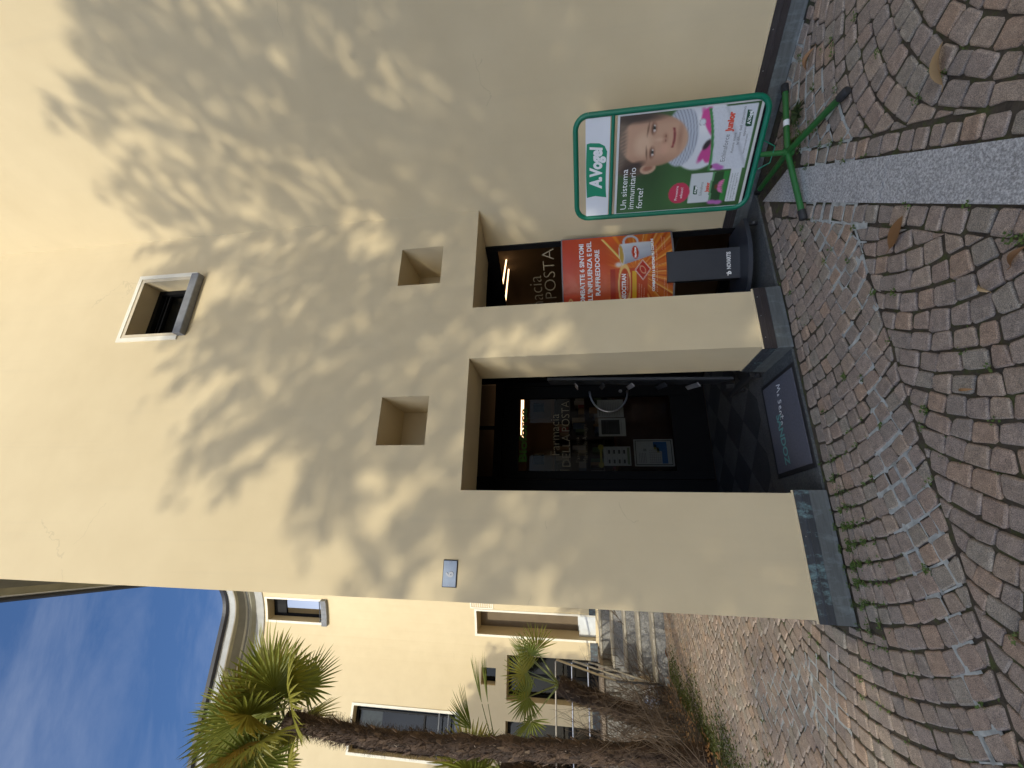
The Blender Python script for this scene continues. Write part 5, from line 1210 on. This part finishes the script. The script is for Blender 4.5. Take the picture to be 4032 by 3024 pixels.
# weeds and moss in the joints near the walls
q = MB(); sh_ = []
def tuft(x, y, n, r, s):
    for _ in range(n):
        an = r_.uniform(0, 6.28); rr = r * math.sqrt(r_.random()); c = Vector((x + rr * math.cos(an), y + rr * math.sin(an), r_.uniform(0, .012))); l = s * r_.uniform(.6, 1.3); a2 = r_.uniform(0, 6.28)
        a_ = Vector((math.cos(a2), math.sin(a2), r_.uniform(-.1, .6))) * l; b_ = Vector((-math.sin(a2), math.cos(a2), r_.uniform(-.2, .3))) * l * .5
        q.add([tuple(c), tuple(c + a_ * .5 + b_), tuple(c + a_), tuple(c + a_ * .5 - b_)], [(0, 1, 2, 3)]); sh_.append(r_.random())
joints = [v for i, p in enumerate(polys) for v in p if -1.0 < v[0] < 3.2 and 0.9 < v[1] < 3.6]
for _ in range(110):
    x, y = r_.choice(joints); tuft(x, y, r_.randint(7, 16), .022, .012)
for _ in range(420):                       # thick band at the foot of the left part of the facade
    x = r_.gauss(-.05, .26); y = YF - .05 - abs(r_.gauss(.04, .13)); x = max(-.75, min(.5, x))
    jx, jy = min(joints, key=lambda v: (v[0] - x) ** 2 + (v[1] - y) ** 2); tuft(jx + r_.gauss(0, .008), jy + r_.gauss(0, .008), r_.randint(2, 5), .016, .0105)
for _ in range(150):
    x, y = r_.choice(joints); tuft(x, y, 3, .008, .006)
for k in range(40): tuft(2.66 + r_.gauss(0, .07), 2.40 + r_.gauss(0, .07), 6, .02, .015)
o = q.build('weeds_in_joints', WEED); kind(o, 'stuff', 'small green weeds growing in the joints between the cobbles'); a_ = o.data.attributes.new('shade', 'FLOAT', 'FACE'); a_.data.foreach_set('value', np.array(sh_, np.float32))
WD = thing('rosette_weed', 'flat dark green rosette weed beside the rear leg of the pavement sign', 'plant', (2.735, 2.30, 0))
for k in range(13):
    q = MB(); an = k * 2.4; l = r_.uniform(.07, .115); d = Vector((math.cos(an), math.sin(an), 0)); s_ = Vector((-d.y, d.x, 0)); c = Vector((2.735, 2.30, .004))
    pts = [c, c + d * l * .45 + s_ * .017 + Vector((0, 0, .03)), c + d * l + Vector((0, 0, .012 + .02 * r_.random())), c + d * l * .45 - s_ * .017 + Vector((0, 0, .03)), c + d * l * .5 + Vector((0, 0, .022))]
    q.add([tuple(p) for p in pts], [(0, 1, 4), (1, 2, 4), (2, 3, 4), (3, 0, 4)]); q.build('leaf', MAG_LEAF, WD)
# fallen leaves
def fallen(x, y, an, l, w_, label, curl=.35, up=.012, colr=DEAD, z=.004):
    q = MB(); d = Vector((math.cos(an), math.sin(an), 0)); s_ = Vector((-d.y, d.x, 0)); N = 7; rows = []
    for k in range(N + 1):
        t_ = k / N; ww = w_ * .5 * math.sin(math.pi * min(1, t_ ** .85)) ** .8 if 0 < t_ < 1 else .001; c = Vector((x, y, z + up * math.sin(math.pi * t_) + .012 * t_)) + d * l * (t_ - .5); rows.append([c - s_ * ww + Vector((0, 0, ww * curl)), c, c + s_ * ww + Vector((0, 0, ww * curl * .6))])
    vs = [tuple(p) for r in rows for p in r]
    for k in range(N): q.add([vs[k * 3], vs[k * 3 + 1], vs[k * 3 + 4], vs[k * 3 + 3]], [(0, 1, 2, 3)], 0, True); q.add([vs[k * 3 + 1], vs[k * 3 + 2], vs[k * 3 + 5], vs[k * 3 + 4]], [(0, 1, 2, 3)], 0, True)
    c0 = rows[0][1]; q.tube([c0, c0 - d * l * .14 + Vector((0, 0, .003))], .0015, 4)
    return tag(q.build('fallen_leaf', colr), label, 'fallen leaf', 'dead leaves lying on the paving')
fallen(1.42, 1.90, math.radians(-62), .165, .075, 'tan oval dead leaf lying left of the granite strip', .08, .006)
fallen(1.885, 1.425, math.radians(-28), .17, .060, 'curled pale brown dead leaf lying right of the granite strip', .7, .018)
fallen(.965, 1.475, math.radians(-70), .085, .034, 'orange brown dead leaf at the lower picture edge', .8)
fallen(2.915, 2.06, math.radians(115), .12, .035, 'yellow brown dead leaf against the skirting of the right wall', 1.2, .02)
fallen(.93, 1.62, math.radians(20), .045, .02, 'tiny crumpled brown leaf between cobbles in the middle foreground', 1.0)
fallen(.60, 1.84, math.radians(75), .05, .012, 'thin straw coloured leaf lying left of the middle foreground', .5)
fallen(-1.96, 9.45, math.radians(20), .16, .08, 'orange dead leaf at the foot of the granite steps', .8)
fallen(-2.30, 5.75, math.radians(60), .11, .04, 'pale dead leaf on the moss nearest the camera', .8)
fallen(-2.33, 6.35, math.radians(10), .12, .045, 'pale dead leaf on the moss farther from the camera', .9)
# litter by the steps
BG_ = thing('crumpled_bag', 'crumpled beige and silvery bag lying over the left end of the steps', 'bag', (-2.62, 9.75, .2))
def crumple(name, c, sx, sy, sz, m_, seed, cone=0):
    bm = bmesh.new(); bmesh.ops.create_icosphere(bm, subdivisions=3, radius=1); rr = random.Random(seed)
    for v in bm.verts:
        k = 1 + rr.uniform(-.2, .2); z = v.co.z
        if cone: k *= 1 - .55 * max(0, z)
        v.co = Vector((c[0] + v.co.x * sx * k, c[1] + v.co.y * sy * k, c[2] + z * sz * (1 + .35 * cone * max(0, z))))
    q = MB(); bm.verts.index_update(); q.add([tuple(v.co) for v in bm.verts], [[v.index for v in f.verts] for f in bm.faces]); bm.free(); return q.build(name, m_, BG_)
crumple('beige_cloth', (-2.60, 9.95, .42), .13, .12, .17, mat('beige_cloth', (0.5, 0.4, 0.28), 0.9), 3, 1)
crumple('silver_foil', (-2.80, 9.85, .30), .17, .12, .16, mat('silvery_film', (0.5, 0.52, 0.56), 0.3, 0.1, 20, Metallic=0.5), 4)
q = MB(); q.box((-2.68, 9.80, .24), (-2.58, 9.90, .34), 0, None, .01); q.build('white_carton', WHITE, BG_)

# ================================================================== TREES THAT THROW THE SHADOWS (behind the camera, towards the sun)
def leaf_cloud(C_, D_, n_leaf, rng, L0=.17, W0=.075):
    """C_: branchlet centres, D_: axes; returns vertex and quad arrays of leaves spread round each axis"""
    n = len(C_); c = np.repeat(C_, n_leaf, 0); d = np.repeat(D_, n_leaf, 0); m_ = len(c)
    t_ = rng.uniform(-.30, .30, m_)[:, None]; off = rng.normal(0, .055, (m_, 3)); base = c + d * t_ + off
    a_ = d * .8 + rng.normal(0, .55, (m_, 3)); a_ /= np.linalg.norm(a_, axis=1)[:, None]; b_ = np.cross(a_, rng.normal(0, 1, (m_, 3))); b_ /= np.linalg.norm(b_, axis=1)[:, None]
    l = (L0 * rng.uniform(.7, 1.2, m_))[:, None]; w_ = (W0 * rng.uniform(.8, 1.15, m_))[:, None]
    V = np.stack([base - a_ * l * .5, base + b_ * w_ * .5, base + a_ * l * .5, base - b_ * w_ * .5], 1).reshape(-1, 3); F = np.arange(len(V)).reshape(-1, 4); return V, F
def in_poly(px, pz, poly):
    r = np.zeros(len(px), bool); n = len(poly)
    for i in range(n):
        x0, z0 = poly[i]; x1, z1 = poly[(i + 1) % n]; cnd = ((z0 > pz) != (z1 > pz)) & (px < (x1 - x0) * (pz - z0) / (z1 - z0 + 1e-12) + x0); r ^= cnd
    return r
SV = np.array([.70, 1.0, -.49])
# crown outline as its shadow would fall on the plane of the facade
OUT = [(6.2, 2.6), (5.4, 3.6), (4.75, 4.15), (4.35, 4.45), (3.95, 4.75), (3.55, 4.85), (3.2, 4.95), (2.9, 5.2), (2.72, 5.25), (2.55, 5.0), (2.3, 5.0), (2.0, 4.72), (1.70, 4.75), (1.40, 4.65), (1.15, 4.55), (.95, 4.25), (.75, 4.15), (.62, 3.85), (.60, 3.6),
       (.42, 3.45), (.30, 3.2), (.38, 2.95), (.42, 2.75), (.22, 2.62), (.0, 2.55), (-.18, 2.4), (-.30, 2.1), (-.38, 1.6), (-.45, 1.0), (-.5, .2), (-.60, -.4), (-.3, -1.1), (.4, -1.6), (1, -1.7), (3, -1.7), (5, -1.5), (6.2, -.8), (6.8, 1)]
rng = np.random.default_rng(3)
px = rng.uniform(-.8, 7, 9000); pz = rng.uniform(-2.8, 5.6, 9000); ok = in_poly(px, pz, OUT)
hole = [(.99, 3.0, .13), (1.72, 3.31, .10), (1.48, 2.07, .16), (1.54, 1.66, .14), (1.02, 4.29, .16), (1.85, 3.95, .14), (2.96, 3.72, .15), (3.48, 3.64, .20), (3.97, 2.5, .12), (3.68, 2.38, .11), (.35, 3.0, .22), (1.3, 3.62, .09), (2.45, 4.55, .16), (3.05, 4.5, .18), (2.2, 2.9, .10), (.75, 2.55, .12), (.7, 2.25, .12), (2.62, 3.3, .11), (1.25, 3.2, .08), (4.3, 3.1, .12), (.2, 1.95, .10), (-.05, 1.5, .1)]
for hx_, hz_, hr in hole: ok &= ((px - hx_) / hr) ** 2 + ((pz - hz_) / hr) ** 2 > 1
px, pz = px[ok], pz[ok]
sel = rng.random(len(px)) < np.where(pz < 1.7, .85, np.clip(.46 - .16 * np.clip((pz - 3.2) / 2, 0, 1), .2, 1)); px, pz = px[sel], pz[sel]
kk = rng.uniform(8.8, 11.6, len(px)); A0 = np.stack([px, np.full(len(px), YF), pz], 1) - SV * kk[:, None]
cen_ = np.array([2.3, YF, 1.6]) - SV * 10.2; dv = A0 - cen_; dv /= np.linalg.norm(dv, axis=1)[:, None]
dv = dv + np.array([.25, 0, .35]) + rng.normal(0, .35, dv.shape); dv /= np.linalg.norm(dv, axis=1)[:, None]
# sprays that stick out of the outline: (shadow start, shadow end)
SPR = [((4.3, 4.5), (4.02, 5.35)), ((4.1, 4.6), (3.85, 5.25)), ((3.7, 4.75), (3.42, 5.75)), ((3.4, 4.9), (3.22, 5.62)), ((3.2, 5.0), (3.02, 5.72)), ((2.85, 5.2), (2.72, 5.92)), ((2.6, 5.0), (2.28, 5.62)), ((2.5, 5.2), (2.42, 5.62)), ((2.0, 4.7), (1.72, 5.22)), ((1.5, 4.6), (1.20, 5.08)), ((1.75, 4.6), (1.5, 5.1)),
       ((1.2, 4.4), (.88, 4.74)), ((.8, 4.1), (.44, 4.62)), ((.8, 4.2), (.60, 4.72)), ((.65, 3.8), (.34, 4.30)), ((.6, 3.6), (.14, 3.68)), ((.5, 3.4), (.0, 3.45)), ((.45, 3.3), (.05, 3.2)), ((.15, 2.6), (-.30, 3.06)), ((-.05, 2.5), (-.46, 2.95)), ((.1, 2.6), (-.02, 2.86)), ((-.3, 2.1), (-.46, 2.35))]
ex, ed = [], []
for (a_, b_) in SPR:
    K_ = rng.uniform(9.2, 10.6)
    for k in range(5):
        t_ = (k + .5) / 5; P_ = np.array([a_[0] + (b_[0] - a_[0]) * t_, YF, a_[1] + (b_[1] - a_[1]) * t_]) - SV * K_ + rng.normal(0, .02, 3); ex.append(P_); d_ = np.array([b_[0] - a_[0], 0, b_[1] - a_[1]]); ed.append(d_ / np.linalg.norm(d_))
for (a_, b_, n_, sp_) in (((-1.0, .10), (-2.7, .80), 20, .10), ((-1.5, .55), (-2.9, 1.02), 10, .08), ((-3.0, .93), (-4.6, 1.66), 18, .14)):
    for k in range(n_):
        if rng.random() < .3: continue
        t_ = (k + .5) / n_; P_ = np.array([a_[0] + (b_[0] - a_[0]) * t_, YF, a_[1] + (b_[1] - a_[1]) * t_]) - SV * 9.8 + rng.normal(0, sp_, 3) * np.array([1, 1, .6]); ex.append(P_); d_ = np.array([b_[0] - a_[0], 0, b_[1] - a_[1]]); ed.append(d_ / np.linalg.norm(d_))
CC_ = np.vstack([A0, np.array(ex)]); DD_ = np.vstack([dv, np.array(ed)])
V, F = leaf_cloud(CC_, DD_, 15, rng, .15, .066)
TR = thing('broadleaf_tree', 'large evergreen tree behind the camera whose dappled shadow falls on the plaster', 'tree', (-5.0, -7.6, 0))
np_mesh('crown', V, F, MAG_LEAF, TR, attr=rng.random(len(F)))
q = MB(); hub_ = Vector((-4.9, -7.5, 4.0)); q.tube([(-5.0, -7.6, -.06), (-4.95, -7.55, 2.2), hub_], [.34, .26, .22], 12)
for k in range(26):
    j = rng.integers(len(A0)); e = Vector(A0[j]); m_ = hub_.lerp(e, .5) + Vector((0, 0, .35)); q.tube([hub_, m_, e], [.10, .05, .012], 6)
q.build('trunk', BARK, TR)
# second tree, beside the courtyard, shades the lower left part of the far wall
def on_far(px_, pz_, K_): return np.stack([px_, np.full(len(px_), YW), pz_], 1) - SV * K_[:, None]
OUT2 = [(-2.96, 4.05), (-2.98, 3.0), (-3.0, 1.9), (-3.1, .9), (-3.4, 0.2), (-6.5, 0.2), (-7.5, 1.5), (-7.3, 3.6), (-6.4, 4.9), (-5.4, 5.25), (-4.6, 4.85), (-4.2, 4.55), (-3.75, 4.25), (-3.4, 4.12)]
px = rng.uniform(-7.8, -2.8, 3400); pz = rng.uniform(0, 5.5, 3400); ok = in_poly(px, pz, OUT2); px, pz = px[ok], pz[ok]
A2 = on_far(px, pz, rng.uniform(9.2, 11.6, len(px))); d2_ = rng.normal(0, 1, A2.shape); d2_ /= np.linalg.norm(d2_, axis=1)[:, None]
V, F = leaf_cloud(A2, d2_, 18, rng, .15, .09)
cc2 = A2.mean(0)
TR2 = thing('broadleaf_tree', 'dense evergreen tree left of the courtyard that shades the far dark doorways', 'tree', (float(cc2[0]), float(cc2[1]), 0))
np_mesh('crown', V, F, MAG_LEAF, TR2, attr=rng.random(len(F)))
q = MB(); q.tube([(cc2[0], cc2[1], -.06), (cc2[0] + .1, cc2[1], 3), (cc2[0], cc2[1], cc2[2])], [.28, .2, .12], 10); q.build('trunk', BARK, TR2)
bpy.context.view_layer.update()
